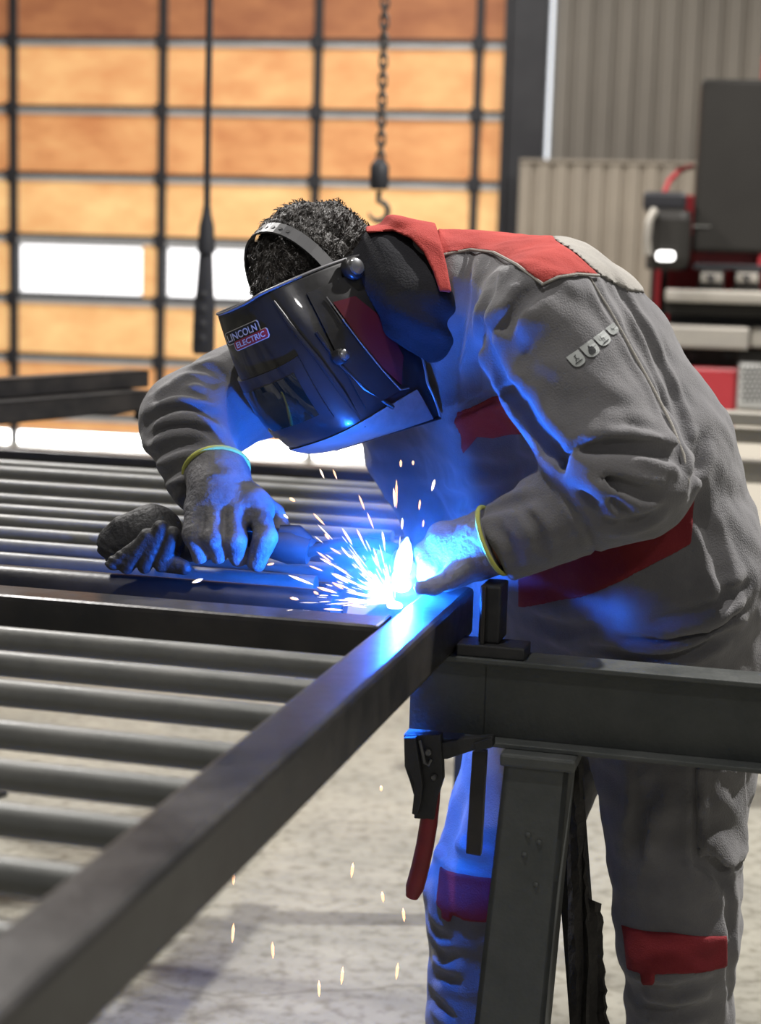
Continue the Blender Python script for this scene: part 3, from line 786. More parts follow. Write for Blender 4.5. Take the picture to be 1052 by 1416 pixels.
def surface_net(f, lo, hi, h, band=10.0):
    lo, d = sample_grid(f, lo, hi, h, band)
    s = d < 0; nx, ny, nz = d.shape
    corner = [(i, j, k) for i in (0, 1) for j in (0, 1) for k in (0, 1)]
    cnt = np.zeros((nx - 1, ny - 1, nz - 1), np.int8)
    for i, j, k in corner: cnt += s[i:nx - 1 + i, j:ny - 1 + j, k:nz - 1 + k]
    act = np.argwhere((cnt > 0) & (cnt < 8))
    idx = np.full(cnt.shape, -1, np.int64); idx[act[:, 0], act[:, 1], act[:, 2]] = np.arange(len(act))
    val = {c: d[act[:, 0] + c[0], act[:, 1] + c[1], act[:, 2] + c[2]] for c in corner}
    acc = np.zeros((len(act), 3)); num = np.zeros(len(act))
    for a in corner:
        for ax_ in range(3):
            if a[ax_] == 1: continue
            b = list(a); b[ax_] = 1; b = tuple(b)
            va, vb = val[a], val[b]; m = (va < 0) != (vb < 0)
            t = np.where(m, va / np.where(m, va - vb, 1), 0)
            for q in range(3):
                acc[:, q] += np.where(m, (a[q] + (t if q == ax_ else 0)), 0)
            num += m
    verts = lo + (act + acc / num[:, None]) * h
    faces = []
    for ax_ in range(3):
        o1, o2 = (ax_ + 1) % 3, (ax_ + 2) % 3
        sl = [slice(0, None)] * 3; sl0 = list(sl); sl1 = list(sl)
        sl0[ax_] = slice(0, -1); sl1[ax_] = slice(1, None)
        e = np.argwhere(s[tuple(sl0)] != s[tuple(sl1)])
        ok = (e[:, o1] > 0) & (e[:, o2] > 0) & (e[:, o1] < d.shape[o1] - 1) & (e[:, o2] < d.shape[o2] - 1)
        e = e[ok]; inside = s[e[:, 0], e[:, 1], e[:, 2]]
        def cell(a, b):
            c = e.copy(); c[:, o1] -= a; c[:, o2] -= b; return idx[c[:, 0], c[:, 1], c[:, 2]]
        q = np.stack([cell(1, 1), cell(0, 1), cell(0, 0), cell(1, 0)], 1)
        q[~inside] = q[~inside][:, ::-1]
        faces.append(q)
    faces = np.concatenate(faces); faces = faces[(faces >= 0).all(1)]
    # pull the vertices onto the surface
    for _ in range(2):
        v32 = verts.astype(np.float32); e_ = h * .3; f0 = f(v32)
        g = np.stack([f(v32 + np.float32(e_) * np.eye(3, dtype=np.float32)[k]) - f0 for k in range(3)], 1) / e_
        gn = np.linalg.norm(g, axis=1); step = np.clip(f0 / np.maximum(gn, .3), -h * .5, h * .5)
        verts = verts - (g / np.maximum(gn, 1e-3)[:, None]) * step[:, None]
    return verts, faces

def net_object(name, f, lo, hi, h, m, parent, band=10.0, smooth_iter=1):
    v, fc = surface_net(f, lo, hi, h, band)
    base = np.zeros(3); q = parent
    while q is not None:
        base += np.array(q.matrix_basis.translation); q = q.parent
    me = bpy.data.meshes.new(name)
    me.vertices.add(len(v)); me.vertices.foreach_set('co', (v - base).astype(np.float32).ravel())
    me.loops.add(len(fc) * 4); me.loops.foreach_set('vertex_index', fc.astype(np.int32).ravel())
    me.polygons.add(len(fc)); me.polygons.foreach_set('loop_start', np.arange(0, len(fc) * 4, 4, dtype=np.int32))
    me.polygons.foreach_set('use_smooth', np.ones(len(fc), bool))
    me.update(calc_edges=True); me.validate()
    me.materials.append(m)
    return link(name, me, parent)

def march(f, px, py, Y0=1.6, Y1=3.4):
    """the points of the surface f seen at the given pixels (to set creases and patches where the photo has them)"""
    px = np.atleast_1d(px); py = np.atleast_1d(py)
    d = np.array([ray(x, y) for x, y in zip(px, py)]); d /= np.linalg.norm(d, axis=1)[:, None]
    t = np.full(len(px), Y0); done = np.zeros(len(px), bool)
    best = np.full(len(px), 9.0); bt = t.copy()
    for _ in range(160):
        q = (CAMP + d * t[:, None]).astype(np.float32); v = f(q)
        bet = v < best; best[bet] = v[bet]; bt[bet] = t[bet]
        done |= v < .0008
        t = np.where(done | (t > Y1 * 1.05), t, t + np.maximum(v * .7, .0006))
    t = np.where(done, t, bt)
    return CAMP + d * t[:, None]

# ================================================================== THE WORKER
FW = nrm([-.8, -.6, 0]); LF = nrm([.6, -.8, 0])                     # where he faces, his left
person = empty('person', P(860, 1000, 2.55) * [1, 1, 0], 'worker in grey and red overalls and black welding hood bending over the weld', 'person')

SP = [P(884, 915, 2.57), P(860, 770, 2.55), P(812, 625, 2.54), P(742, 505, 2.54), P(682, 428, 2.53)]
SPR = [.150, .152, .142, .126, .106]; SPO = [.065, .080, .092, .105, .115]
NECK = P(588, 398, 2.53)
FR = [P(640, 520, 2.68), P(632, 625, 2.80), P(690, 745, 2.79), P(750, 850, 2.70)]
FRR = [.10, .094, .090, .098]; FRO = [.085, .095, .09, .08]
SHL, ELL, WRL = P(752, 448, 2.345), P(862, 664, 2.275), P(692, 752, 2.29)
SHR, ELR, WRR = P(520, 450, 2.72), P(264, 580, 2.62), P(286, 680, 2.49)
HIPL, KNL, ANL = P(925, 965, 2.47), P(936, 1300, 2.42), P(952, 1690, 2.52)
HIPR, KNR, ANR = P(768, 965, 2.64), P(672, 1235, 2.52), P(655, 1680, 2.60)

def f_torso(p):
    d = None
    for s in (-1, 1):
        for L, R, O in ((SP, SPR, SPO), (FR, FRR, FRO)):
            e = chain(p, [L[i] + LF * s * O[i] for i in range(len(L))], R, .05)
            d = e if d is None else smin(d, e, .06)
    d = smin(d, cone(p, SP[4] + LF * .16, SP[4] - LF * .16, .085, .085), .05)
    d = smin(d, cone(p, SP[4], NECK, .105, .085), .05)
    zcut = .865
    return smax(d, zcut - p[:, 2], .012)
def noise3(p, f, seed=0.0):
    x, y, z = p[:, 0] * f + seed, p[:, 1] * f + seed * 1.7, p[:, 2] * f - seed
    return (np.sin(x + 1.3 * np.sin(y * .9 + z * .4)) * np.sin(y * 1.1 + 1.2 * np.sin(z * .8 + x * .5)) + np.sin(z * 1.2 + 1.1 * np.sin(x * .7 + y))) * .5
def sleeve(p, A, B, Cw, ra, rb, rb2, rc):
    d = smin(cone(p, A, B, ra, rb), cone(p, B, Cw, rb2, rc), .03)
    return d
def f_arm_near(p):
    d = sleeve(p, SHL, ELL, WRL, .098, .084, .076, .054)
    d = smin(d, cone(p, ELL + LF * .0 + np.array([.035, 0, -.01]), ELL * .45 + SHL * .55 + np.array([.03, .03, .0]), .055, .06), .04)
    # open cuff end
    ax = nrm(WRL - ELL)
    return smax(d, (p - (WRL + ax * .012).astype(np.float32)) @ ax.astype(np.float32), .010)
def f_arm_far(p):
    d = sleeve(p, SHR, ELR, WRR, .100, .074, .072, .052)
    ax = nrm(WRR - ELR)
    return smax(d, (p - (WRR + ax * .01).astype(np.float32)) @ ax.astype(np.float32), .010)
def f_jacket0(p):
    d = f_torso(p)
    d = smin(d, f_arm_near(p), .022)
    return smin(d, f_arm_far(p), .03)

# creases where the photograph shows them: pixel polylines carried onto the surface
CREASES = [  # depth, width, points
    (.016, .013, [(668, 458), (684, 505), (726, 563), (773, 626), (786, 637)]),
    (.015, .010, [(786, 633), (841, 616), (899, 621), (940, 634)]),
    (.013, .009, [(790, 642), (836, 660), (878, 679), (918, 686)]),
    (.010, .008, [(789, 655), (812, 676), (826, 700)]),
    (.009, .008, [(760, 660), (786, 640), (812, 652), (850, 690), (872, 712)]),
    (.006, .009, [(836, 600), (870, 590), (915, 606)]),
    (.007, .008, [(830, 720), (862, 726), (896, 715), (925, 700)]),
    (.004, .005, [(783, 689), (806, 722), (826, 768)]),
    (.006, .007, [(715, 700), (742, 724), (752, 770)]),
    (.005, .006, [(690, 730), (706, 752), (712, 784)]),
    (.008, .008, [(818, 384), (866, 470), (918, 566), (948, 660)]),
    (.006, .007, [(846, 385), (902, 478), (938, 560), (950, 612)]),
    (.007, .010, [(747, 397), (706, 440), (676, 462)]),
    (.006, .010, [(730, 400), (712, 425), (706, 470)]),
    (.010, .010, [(815, 894), (880, 908), (945, 905), (1012, 872)]),
    (.009, .009, [(850, 880), (920, 888), (985, 868), (1030, 838)]),
    (.008, .010, [(900, 860), (970, 850), (1034, 806)]),
    (.007, .010, [(964, 700), (985, 740), (1000, 800), (1006, 850)]),
    (.007, .010, [(975, 600), (960, 640), (958, 690)]),
    (.008, .012, [(740, 860), (790, 872), (830, 868)]),
    (.010, .010, [(214, 557), (244, 540), (284, 551)]),
    (.011, .010, [(201, 588), (230, 569), (268, 567), (300, 582)]),
    (.009, .009, [(206, 606), (240, 588), (285, 597), (310, 612)]),
    (.009, .010, [(211, 632), (248, 614), (297, 616)]),
    (.008, .009, [(220, 660), (257, 645), (290, 640)]),
    (.007, .008, [(240, 535), (270, 522), (300, 536)]),
    (.007, .008, [(258, 512), (290, 510), (318, 530)]),
    (.006, .007, [(236, 680), (262, 668), (282, 668)]),
    (.010, .011, [(650, 345), (640, 420), (626, 500), (622, 560)]),
    (.009, .011, [(684, 380), (668, 430), (655, 532)]),
    (.006, .007, [(612, 580), (660, 560), (733, 527)]),
    (.007, .012, [(640, 640), (690, 650), (740, 636)]),
    (.007, .012, [(610, 690), (660, 690), (720, 664)]),
    (.006, .008, [(640, 720), (690, 700), (740, 690)]),
]
CR3 = []
for dep, wid, pts in CREASES:
    a = np.array(pts, float); fine = []
    for i in range(len(a) - 1):
        for k in range(4): fine.append(a[i] + (a[i + 1] - a[i]) * k / 4)
    fine.append(a[-1]); fine = np.array(fine)
    # round the corners of the polyline
    for _ in range(3): fine[1:-1] = fine[1:-1] * .5 + (fine[:-2] + fine[2:]) * .25
    CR3.append((dep, wid, march(f_jacket0, fine[:, 0], fine[:, 1])))
def creased(p, d, cr):
    for dep, wid, pts in cr:
        idx, dist, tt = polyline_dist(p, pts, wid * 5)
        if dist is None: continue
        fade = np.sqrt(np.clip(np.sin(np.pi * np.clip(tt, .0, 1.)), 0, 1)) * .85 + .15
        d[idx] += (1.25 * dep * (np.exp(-(dist / wid) ** 2) - .55 * np.exp(-((dist - 2.1 * wid) / (1.2 * wid)) ** 2)) * fade).astype(np.float32)
    return d
def cloth_ripples(p):
    return .0042 * noise3(p, 22, .3) + .0026 * noise3(p * np.array([1, 1, 1.8], np.float32), 42, 1.9) + .0010 * noise3(p, 110, .9)
def f_jacket(p):
    d = f_jacket0(p) - cloth_ripples(p)
    return creased(p, d, CR3)

LOJ = np.array([-.46, 1.95, .82]); HIJ = np.array([.68, 3.02, 1.66])
jacket = net_object('jacket', f_jacket, LOJ, HIJ, .0048, M['grey_cloth'], person)

# coloured pieces of the jacket: shells over it, cut by prisms that run across the body
def flat(pt): return np.array([pt[0], pt[2]])
XA = np.array([1, 0, 0], np.float32)
def poly_sd(q, poly):
    """signed distance of 2-D points to a polygon"""
    poly = np.asarray(poly, np.float32); n = len(poly); d = np.full(len(q), 1e9, np.float32); sgn = np.ones(len(q), np.float32)
    for i in range(n):
        a = poly[i]; b = poly[(i + 1) % n]; e = b - a; w = q - a
        t = np.clip((w @ e) / max(float(e @ e), 1e-12), 0, 1); c = w - t[:, None] * e
        d = np.minimum(d, np.einsum('ij,ij->i', c, c))
        c1 = q[:, 1] >= a[1]; c2 = q[:, 1] < b[1]; c3 = e[0] * w[:, 1] > e[1] * w[:, 0]
        flip = (c1 & c2 & c3) | (~c1 & ~c2 & ~c3)
        sgn = np.where(flip, -sgn, sgn)
    return sgn * np.sqrt(d)
def shell_piece(name, base, poly, m, lift=.0035, h=.0045, parent=None, side=None, fm=.0):
    p2 = np.array(poly); lo2, hi2 = p2.min(0) - .02, p2.max(0) + .02
    def f(p):
        q = np.stack([p[:, 0], p[:, 2]], 1)
        d0 = base(p)
        d = np.maximum(d0 - lift, -(d0 + .006))
        r = poly_sd(q, p2)
        d = smax(d, r, .002)
        if side is not None: d = np.maximum(d, side(p))
        return d
    return net_object(name, f, LOJ, HIJ, h, m, parent or person, 12.0)
def hits(base, pts):
    a = np.array(pts, float); return [flat(x) for x in march(base, a[:, 0], a[:, 1])]

torso_near = lambda p: -((p - SP[2].astype(np.float32)) @ LF.astype(np.float32)) - .10
near_side = lambda p: -((p - SP[4].astype(np.float32)) @ LF.astype(np.float32)) - .22
low = hits(f_jacket0, [(606, 372), (612, 352), (650, 345), (682, 349), (714, 366), (750, 393), (772, 383), (798, 379), (828, 381)])
top = hits(f_jacket0, [(790, 348)])[0]; top2 = hits(f_jacket0, [(768, 332)])[0]
yoke = low + [top, top2, top2 + [-.02, .15], low[0] + [-.0, .25]]
def f_yoke_base(p): return f_jacket(p)
o = shell_piece('shoulder_yoke', f_yoke_base, yoke, M['red_cloth'], h=.0036, side=near_side); o['label'] = 'red shoulder yoke'
band = hits(f_torso, [(614, 577), (660, 560), (735, 526), (790, 510), (790, 580), (722, 600), (680, 606), (660, 604), (640, 626), (628, 628), (612, 614)])
def f_torso_d(p): return creased(p, f_torso(p) - cloth_ripples(p), [c for c in CR3[28:34]])
o = shell_piece('chest_band', f_torso_d, band, M['red_cloth'], h=.0036, side=torso_near); o['label'] = 'red chest band'
wb = hits(f_torso, [(716, 795), (800, 765), (900, 715), (962, 672)])
wb2 = hits(f_torso, [(955, 752), (880, 792), (800, 826), (716, 840)])
def f_torso_w(p): return creased(p, f_torso(p) - cloth_ripples(p), CR3[14:20])
o = shell_piece('waist_band', f_torso_w, wb + wb2, M['dark_shaded_red_cloth'], side=lambda p: np.maximum(torso_near(p), p[:, 1] - np.float32(SP[1][1] + .02))); o['label'] = 'red waist band, darkened for the shade of the arm'
# light grey back panel beyond the yoke and the sleeve seam
bp_ = hits(f_jacket0, [(826, 380), (772, 326)])
bk = hits(f_torso, [(900, 440), (880, 420)])
bpoly = [low[-1], top, top2, top2 + [-.02, .15], top2 + [.25, .15], hits(f_jacket0, [(868, 405)])[0] + [.03, 0], hits(f_jacket0, [(866, 402)])[0]]
o = shell_piece('upper_back_panel', f_jacket, bpoly, M['light_cloth'], .0028); o['label'] = 'pale grey upper back panel'
# seam piping along the back of the near sleeve, its pale colour painting the highlight
sm_pts = march(f_jacket, [815, 842, 870, 900, 928, 945, 953], [383, 428, 478, 532, 586, 628, 668])
build(MB().sweep(list(sm_pts), [.001, .002, .0022, .0022, .0022, .002, .001], 8), 'sleeve_seam', M['light_cloth'], person, True)
sm_pts = march(lambda p: f_jacket(p) - .004, [613, 650, 682, 714, 750, 772, 798, 828], [352, 345, 349, 366, 393, 383, 379, 381])
build(MB().sweep(list(sm_pts), .0024, 6), 'yoke_piping', M['light_cloth'], person, True)

# collar of the jacket and black hooded sweater under it
nd = nrm(P(520, 400, 2.46) - NECK)
def f_cowl(p):
    d = cone(p, P(592, 412, 2.53), P(530, 400, 2.53), .088, .082)
    d = smin(d, cone(p, P(545, 352, 2.52), P(576, 420, 2.46), .040, .056), .03)
    d = smin(d, cone(p, P(578, 425, 2.46), P(604, 486, 2.47), .046, .018), .03)
    return d - .004 * np.sin(p[:, 0] * 70 + p[:, 2] * 60 + 2 * np.sin(p[:, 2] * 40)) - .002 * noise3(p, 60)
net_object('sweater_hood', f_cowl, P(580, 410, 2.52) - .24, P(580, 410, 2.52) + .24, .005, M['black_cloth'], person)
def f_neckline(p): return np.minimum(f_jacket0(p), f_cowl(p))
def f_neck_s(p): return smin(f_jacket0(p), f_cowl(p), .03) - .0012 * noise3(p, 80, .5)
_cpoly = [flat(P(x, y, 2.47)) for x, y in ((505, 322), (506, 280), (560, 276), (598, 285), (608, 330), (616, 366), (622, 404), (606, 402), (597, 374), (585, 349), (568, 330), (544, 319))]
_cc = P(580, 400, 2.53)
o = shell_piece('collar', f_neck_s, _cpoly, M['red_cloth'], lift=.010, h=.0036, side=lambda p: -((p - _cc.astype(np.float32)) @ LF.astype(np.float32)) - .07); o['label'] = 'red folded collar'

# badges on the near sleeve: four shield prints, draped on the cloth
bv_pts = None
def badge(corner_px, symbol):
    """corner_px: upper-left, upper-right corners of the shield; it hangs down at a right angle to its top edge"""
    a, b = np.array(corner_px[0], float), np.array(corner_px[1], float)
    ex = (b - a); w = np.linalg.norm(ex); ex /= w; ey = np.array([-ex[1], ex[0]])
    if ey[1] < 0: ey = -ey
    skew = ey * .92 + ex * .10
    H = w * 1.15
    def outline(s, n=14):
        pts = [(0.03, 0), (.97, 0), (1, .03)]
        for k in range(n + 1):
            t = k / n; pts.append((1 - .5 * t ** 1.0 * (t ** 1.6), .45 + .55 * math.sin(t * math.pi / 2)))
        left = [(1 - x, y) for x, y in pts[2:-1]][::-1]
        pts = pts + left
        return pts
    def topx(q): return a + ex * w * q[0] + skew * H * q[1]
    def drape(polys, lift, m, name, parent):
        mb = MB()
        for poly in polys:
            bm = bmesh.new()
            vs = [bm.verts.new((x, y, 0)) for x, y in poly]
            bm.faces.new(vs); bmesh.ops.triangulate(bm, faces=bm.faces[:])
            bmesh.ops.subdivide_edges(bm, edges=bm.edges[:], cuts=2)
            bm.verts.index_update()
            px = np.array([topx((v.co.x, v.co.y)) for v in bm.verts])
            s3 = march(lambda p: f_jacket(p) - lift, px[:, 0], px[:, 1], 2.0)
            mb.add(list(s3), [[v.index for v in f.verts] for f in bm.faces]); bm.free()
        return build(mb, name, m, parent, False)
    o = drape([outline(1)], .0016, M['badge'], 'badge', person)
    drape(symbol, .0026, M['badge_ink'], 'badge_symbol', o)
    return o
line = lambda x0, y0, x1, y1, t=.04: [(x0 - (y1 - y0) * t / math.hypot(x1 - x0, y1 - y0), y0 + (x1 - x0) * t / math.hypot(x1 - x0, y1 - y0)), (x0 + (y1 - y0) * t / math.hypot(x1 - x0, y1 - y0), y0 - (x1 - x0) * t / math.hypot(x1 - x0, y1 - y0)),
                                      (x1 + (y1 - y0) * t / math.hypot(x1 - x0, y1 - y0), y1 - (x1 - x0) * t / math.hypot(x1 - x0, y1 - y0)), (x1 - (y1 - y0) * t / math.hypot(x1 - x0, y1 - y0), y1 + (x1 - x0) * t / math.hypot(x1 - x0, y1 - y0))]
flame = [(.50, .20), (.60, .36), (.68, .34), (.76, .55), (.72, .74), (.58, .86), (.40, .86), (.28, .74), (.26, .55), (.36, .42), (.42, .30)]
bolt = [line(.44, .22, .42, .46, .03), line(.42, .46, .58, .42, .03), line(.58, .42, .54, .66, .03)]
badge([(782.5, 494), (799, 483)], [line(.2, .72, .8, .70, .035), line(.35, .58, .5, .45, .03), line(.5, .45, .5, .25, .03), line(.42, .28, .62, .22, .03), line(.5, .45, .66, .56, .03)])
badge([(801, 480.5), (818, 468.5)], [flame])
badge([(820, 467), (834.5, 456)], bolt + [line(.25, .78, .78, .76, .04)])
badge([(837, 454), (848, 446)], bolt)

# ------------------------------------------------------------------ trousers
def f_legs0(p):
    d = smin(cone(p, HIPL, KNL, .132, .088), cone(p, KNL, ANL, .086, .078), .03)
    d2 = smin(cone(p, HIPR, KNR, .130, .092), cone(p, KNR, ANR, .092, .084), .03)
    d = smin(d, cone(p, HIPL + np.array([.02, .03, -.04]), KNL + np.array([.005, .05, .10]), .125, .075), .04)
    d = smin(d, d2, .02)
    d = smin(d, cone(p, SP[0] + LF * .07, SP[0] - LF * .07, .145, .145), .06)
    d = smax(d, p[:, 2] - .90, .01)
    return smax(d, .06 - p[:, 2], .01)
LEGCR = [(.006, .008, [(880, 1060), (884, 1130), (880, 1190)]), (.005, .006, [(960, 1060), (962, 1120), (962, 1188), (1000, 1196), (1038, 1184)]),
         (.008, .012, [(905, 1075), (890, 1120), (872, 1180)]), (.010, .011, [(960, 1172), (985, 1188), (1002, 1210)]), (.009, .010, [(958, 1190), (990, 1205), (1000, 1230)]),
         (.006, .008, [(1002, 1210), (1008, 1290), (1010, 1400)]), (.010, .012, [(640, 1100), (622, 1160), (612, 1190)]), (.009, .009, [(610, 1165), (640, 1192), (676, 1200)]),
         (.006, .010, [(594, 1300), (612, 1322), (634, 1318)]), (.006, .010, [(596, 1348), (612, 1350), (640, 1362)]), (.006, .009, [(592, 1376), (608, 1390), (630, 1410)]),
         (.005, .010, [(592, 1272), (604, 1290), (624, 1300)]), (.008, .010, [(880, 1365), (930, 1372), (985, 1358)]), (.008, .01, [(890, 1395), (930, 1402), (980, 1395)])]
LC3 = []
for dep, wid, pts in LEGCR:
    a = np.array(pts, float); fine = np.concatenate([np.linspace(a[i], a[i + 1], 5)[:-1] for i in range(len(a) - 1)] + [a[-1:]])
    LC3.append((dep, wid, march(f_legs0, fine[:, 0], fine[:, 1], 2.0)))
def f_legs(p): return creased(p, f_legs0(p) - 1.0 * cloth_ripples(p), LC3)
LOL = np.array([-.10, 2.15, .03]); HIL = np.array([.72, 2.9, .93])
net_object('trousers', f_legs, LOL, HIL, .0055, M['grey_cloth'], person)
LF32 = LF.astype(np.float32)
def knee_piece(name, poly_px, m, lift, sidef):
    p2 = np.array(hits(f_legs0, poly_px))
    ext = p2.copy()
    def f(p):
        q = np.stack([p[:, 0], p[:, 2]], 1); d0 = f_legs(p)
        d = np.maximum(d0 - lift, -(d0 + .006)); d = smax(d, poly_sd(q, p2), .002)
        return np.maximum(d, sidef(p))
    return net_object(name, f, LOL, HIL, .0045, m, person, 12.0)
midn = ((HIPL + HIPR) / 2 @ LF)
def left_leg(p): return np.maximum(-(p @ LF32) + np.float32(KNL @ LF - .16), p[:, 1] - np.float32(KNL[1] + .01))
def right_leg(p): return np.maximum((p @ LF32) - np.float32(KNR @ LF + .12), p[:, 1] - np.float32(KNR[1] + .01))
def front_of(pts): return pts
o = knee_piece('knee_band', [(858, 1276), (930, 1290), (1003, 1290), (1004, 1334), (930, 1346), (905, 1346), (903, 1361), (886, 1360), (884, 1343), (866, 1338)], M['dark_shaded_red_cloth'], .0045, left_leg); o['label'] = 'red knee band with a tab'
o = knee_piece('knee_band', [(608, 1196), (640, 1206), (720, 1216), (720, 1272), (640, 1272), (626, 1264), (622, 1276), (610, 1268), (610, 1258), (602, 1246)], M['dark_shaded_red_cloth'], .0045, right_leg)
o['label'] = 'red knee band on the leg lit blue'
o = knee_piece('cargo_pocket', [(962, 1060), (1030, 1060), (1036, 1184), (1000, 1194), (964, 1186)], M['grey_cloth'], .005, left_leg)

# boots (below the frame)
for nm, an, dirv in (('boot', ANL, FW), ('boot', ANR, FW)):
    toe = np.array([an[0], an[1], .045]) + dirv * .17; heel = np.array([an[0], an[1], .05]) - dirv * .05
    def f_boot(p, an=an, toe=toe, heel=heel):
        d = cone(p, np.array([an[0], an[1], .20]), np.array([an[0], an[1], .07]), .062, .055)
        d = smin(d, cone(p, heel, toe, .05, .045), .03)
        return smax(d, .004 - p[:, 2], .004)
    c = np.array([an[0], an[1], .1])
    net_object(nm, f_boot, c - [.3, .3, .14], c + [.3, .3, .2], .008, M['boot'], person)

# ------------------------------------------------------------------ head, hair, hood
HC = P(450, 402, 2.56)
hf = nrm([-.487, -.619, -.616]); hl = np.array([.6, -.75, .28]); hl = nrm(hl - hf * np.dot(hl, hf)); hu = np.cross(hf, hl)
HB = np.array([hf, hl, hu])
def hd(x, y, z): return HC + hf * x + hl * y + hu * z
def to_head(p): return (p - HC.astype(np.float32)) @ HB.T.astype(np.float32)
def f_head(p):
    q = to_head(p)
    def E(c, r):
        k = (q - np.array(c, np.float32)) / np.array(r, np.float32); n = np.linalg.norm(k, axis=1); return (n - 1) * min(r)
    d = E((-.008, 0, .028), (.098, .077, .092))
    d = smin(d, E((.030, 0, -.050), (.062, .060, .072)), .03)
    def cq(a, b, ra, rb): return cone(q, a, b, ra, rb)
    d = smin(d, cq((.098, 0, -.012), (.113, 0, -.048), .008, .012), .012)          # nose
    d = smin(d, cq((.090, -.020, -.075), (.090, .020, -.075), .008, .008), .01)     # lips
    d = smin(d, cq((.080, -.012, -.108), (.080, .012, -.108), .015, .015), .015)   # chin
    for s in (-1, 1):
        d = smax(d, -(np.linalg.norm(q - np.array((.095, s * .032, -.008), np.float32), axis=1) - .015), .012)   # eye sockets
        d = smin(d, np.linalg.norm(q - np.array((.080, s * .032, -.008), np.float32), axis=1) - .013, .003)        # eyeballs under lids
        e = (q - np.array((-.012, s * .081, -.012), np.float32)) / np.array((.018, .009, .033), np.float32)
        ear = (np.linalg.norm(e, axis=1) - 1) * .009
        d = smin(d, ear, .006)
    return d
# the body: one continuous figure under the clothes
def f_body(p):
    d = f_head(p)
    d = smin(d, cone(p, hd(-.02, 0, -.05), NECK, .056, .064), .03)
    d = smin(d, cone(p, NECK, SP[4], .06, .08), .04)
    for s in (-1, 1):
        d = smin(d, chain(p, [SP[i] + LF * s * SPO[i] * .8 for i in range(5)], [r * .62 for r in SPR], .05), .06)
    for A, B, W in ((SHL, ELL, WRL), (SHR, ELR, WRR)):
        d = smin(d, chain(p, [A, B, W], [.055, .045, .032], .02), .03)
    for A, B, W in ((HIPL, KNL, ANL), (HIPR, KNR, ANR)):
        d = smin(d, chain(p, [A, B, W], [.085, .058, .042], .02), .05)
        foot = np.array([W[0], W[1], .05]); d = smin(d, cone(p, W, foot, .042, .034), .02); d = smin(d, cone(p, foot, foot + FW * .15, .034, .026), .02)
    return d
net_object('body', f_body, [-.46, 1.95, .0], [.72, 3.02, 1.68], .0075, M['skin'], person)
def f_hair(p):
    q = to_head(p); d = f_head(p)
    k = (q - np.array((-.012, 0, .030), np.float32)) / np.array((.108, .087, .103), np.float32)
    d = (np.linalg.norm(k, axis=1) - 1) * .087
    fringe = .012 * noise3(q, 90, .4) * .4
    # hair line: cut away the face and the neck
    d = smax(d, q[:, 0] * .75 - q[:, 2] * .62 - .035, .01)
    d = smax(d, -.045 - q[:, 2] + .25 * np.maximum(q[:, 0], 0), .01)
    return d - fringe - .0022 * np.sin(q[:, 0] * 260 + 4 * np.sin(q[:, 1] * 70)) * np.sin(q[:, 1] * 210 + 3 * np.sin(q[:, 0] * 60))
hair = net_object('hair', f_hair, HC - .17, HC + .17, .0040, M['hair'], person)
def strands():
    me = hair.data; co = np.empty(len(me.vertices) * 3, np.float32); me.vertices.foreach_get('co', co); co = co.reshape(-1, 3) + np.array(hair.parent.matrix_basis.translation, np.float32)
    no = np.empty(len(me.vertices) * 3, np.float32); me.vertices.foreach_get('normal', no); no = no.reshape(-1, 3)
    q = to_head(co)
    ok = np.where((no @ (HB[2] * .5 - HB[0] * .2).astype(np.float32) > -.25))[0]
    pick = rng.choice(ok, 5200); vs = []; fs = []
    for i in pick:
        p = co[i].astype(float); n = no[i].astype(float)
        # combed from the crown forwards and to the sides
        fl = hf * (.55 + .3 * math.sin(q[i, 1] * 60 + q[i, 0] * 25)) + hl * (q[i, 1] * 5) + rng.normal(0, .18, 3)
        fl = fl - n * np.dot(fl, n); fl = nrm(fl)
        L = rng.uniform(.008, .016); wd = rng.uniform(.0006, .0011); sd = np.cross(n, fl)
        a = p - n * .001; b = p + fl * L * .5 + n * L * .16; c = p + fl * L + n * L * .06
        o = len(vs)
        vs += [a + sd * wd, a - sd * wd, a + n * wd, b + sd * wd * .8, b - sd * wd * .8, b + n * wd, c]
        fs += [(o, o + 1, o + 4, o + 3), (o + 1, o + 2, o + 5, o + 4), (o + 2, o, o + 3, o + 5), (o + 3, o + 4, o + 6), (o + 4, o + 5, o + 6), (o + 5, o + 3, o + 6)]
    build(MB().add(vs, fs), 'hair_strands', M['hair'], person, True, kind='stuff')
strands()

# welding hood: shell in the head's own axes, open at the back and below
def spow(c, e): return math.copysign(abs(c) ** e, c)
def hood_point(s, t, off=0.0):
    """s -1..1 round from his right to his left, t 0..1 from the upper rim down"""
    ph = s * math.pi / 2
    cx, sy = spow(math.cos(ph), .62), spow(math.sin(ph), .62)
    w = .093 + .012 * math.sin(min(t * 1.25, 1) * math.pi) + .012 * t - .022 * (max(0, t - .70) / .30) ** 2
    xf = .138 + .052 * math.sin(min(t * 1.15, 1) * math.pi * .62) - .055 * (max(0, t - .76) / .24) ** 2
    xr = -.042 + .112 * t ** 1.25 - .02 * (max(0, t - .8) / .2)
    x = xr + (xf - xr) * cx + off * cx
    y = (w + off) * sy
    ztop = .004 + .076 * min(1, max(0, (x + .036) / .165)) ** .75
    zbot = -.175 - .045 * (1 - cx)
    z = ztop + (zbot - ztop) * t
    k = 1.09
    return x * k, y * k, z * k
hood = None
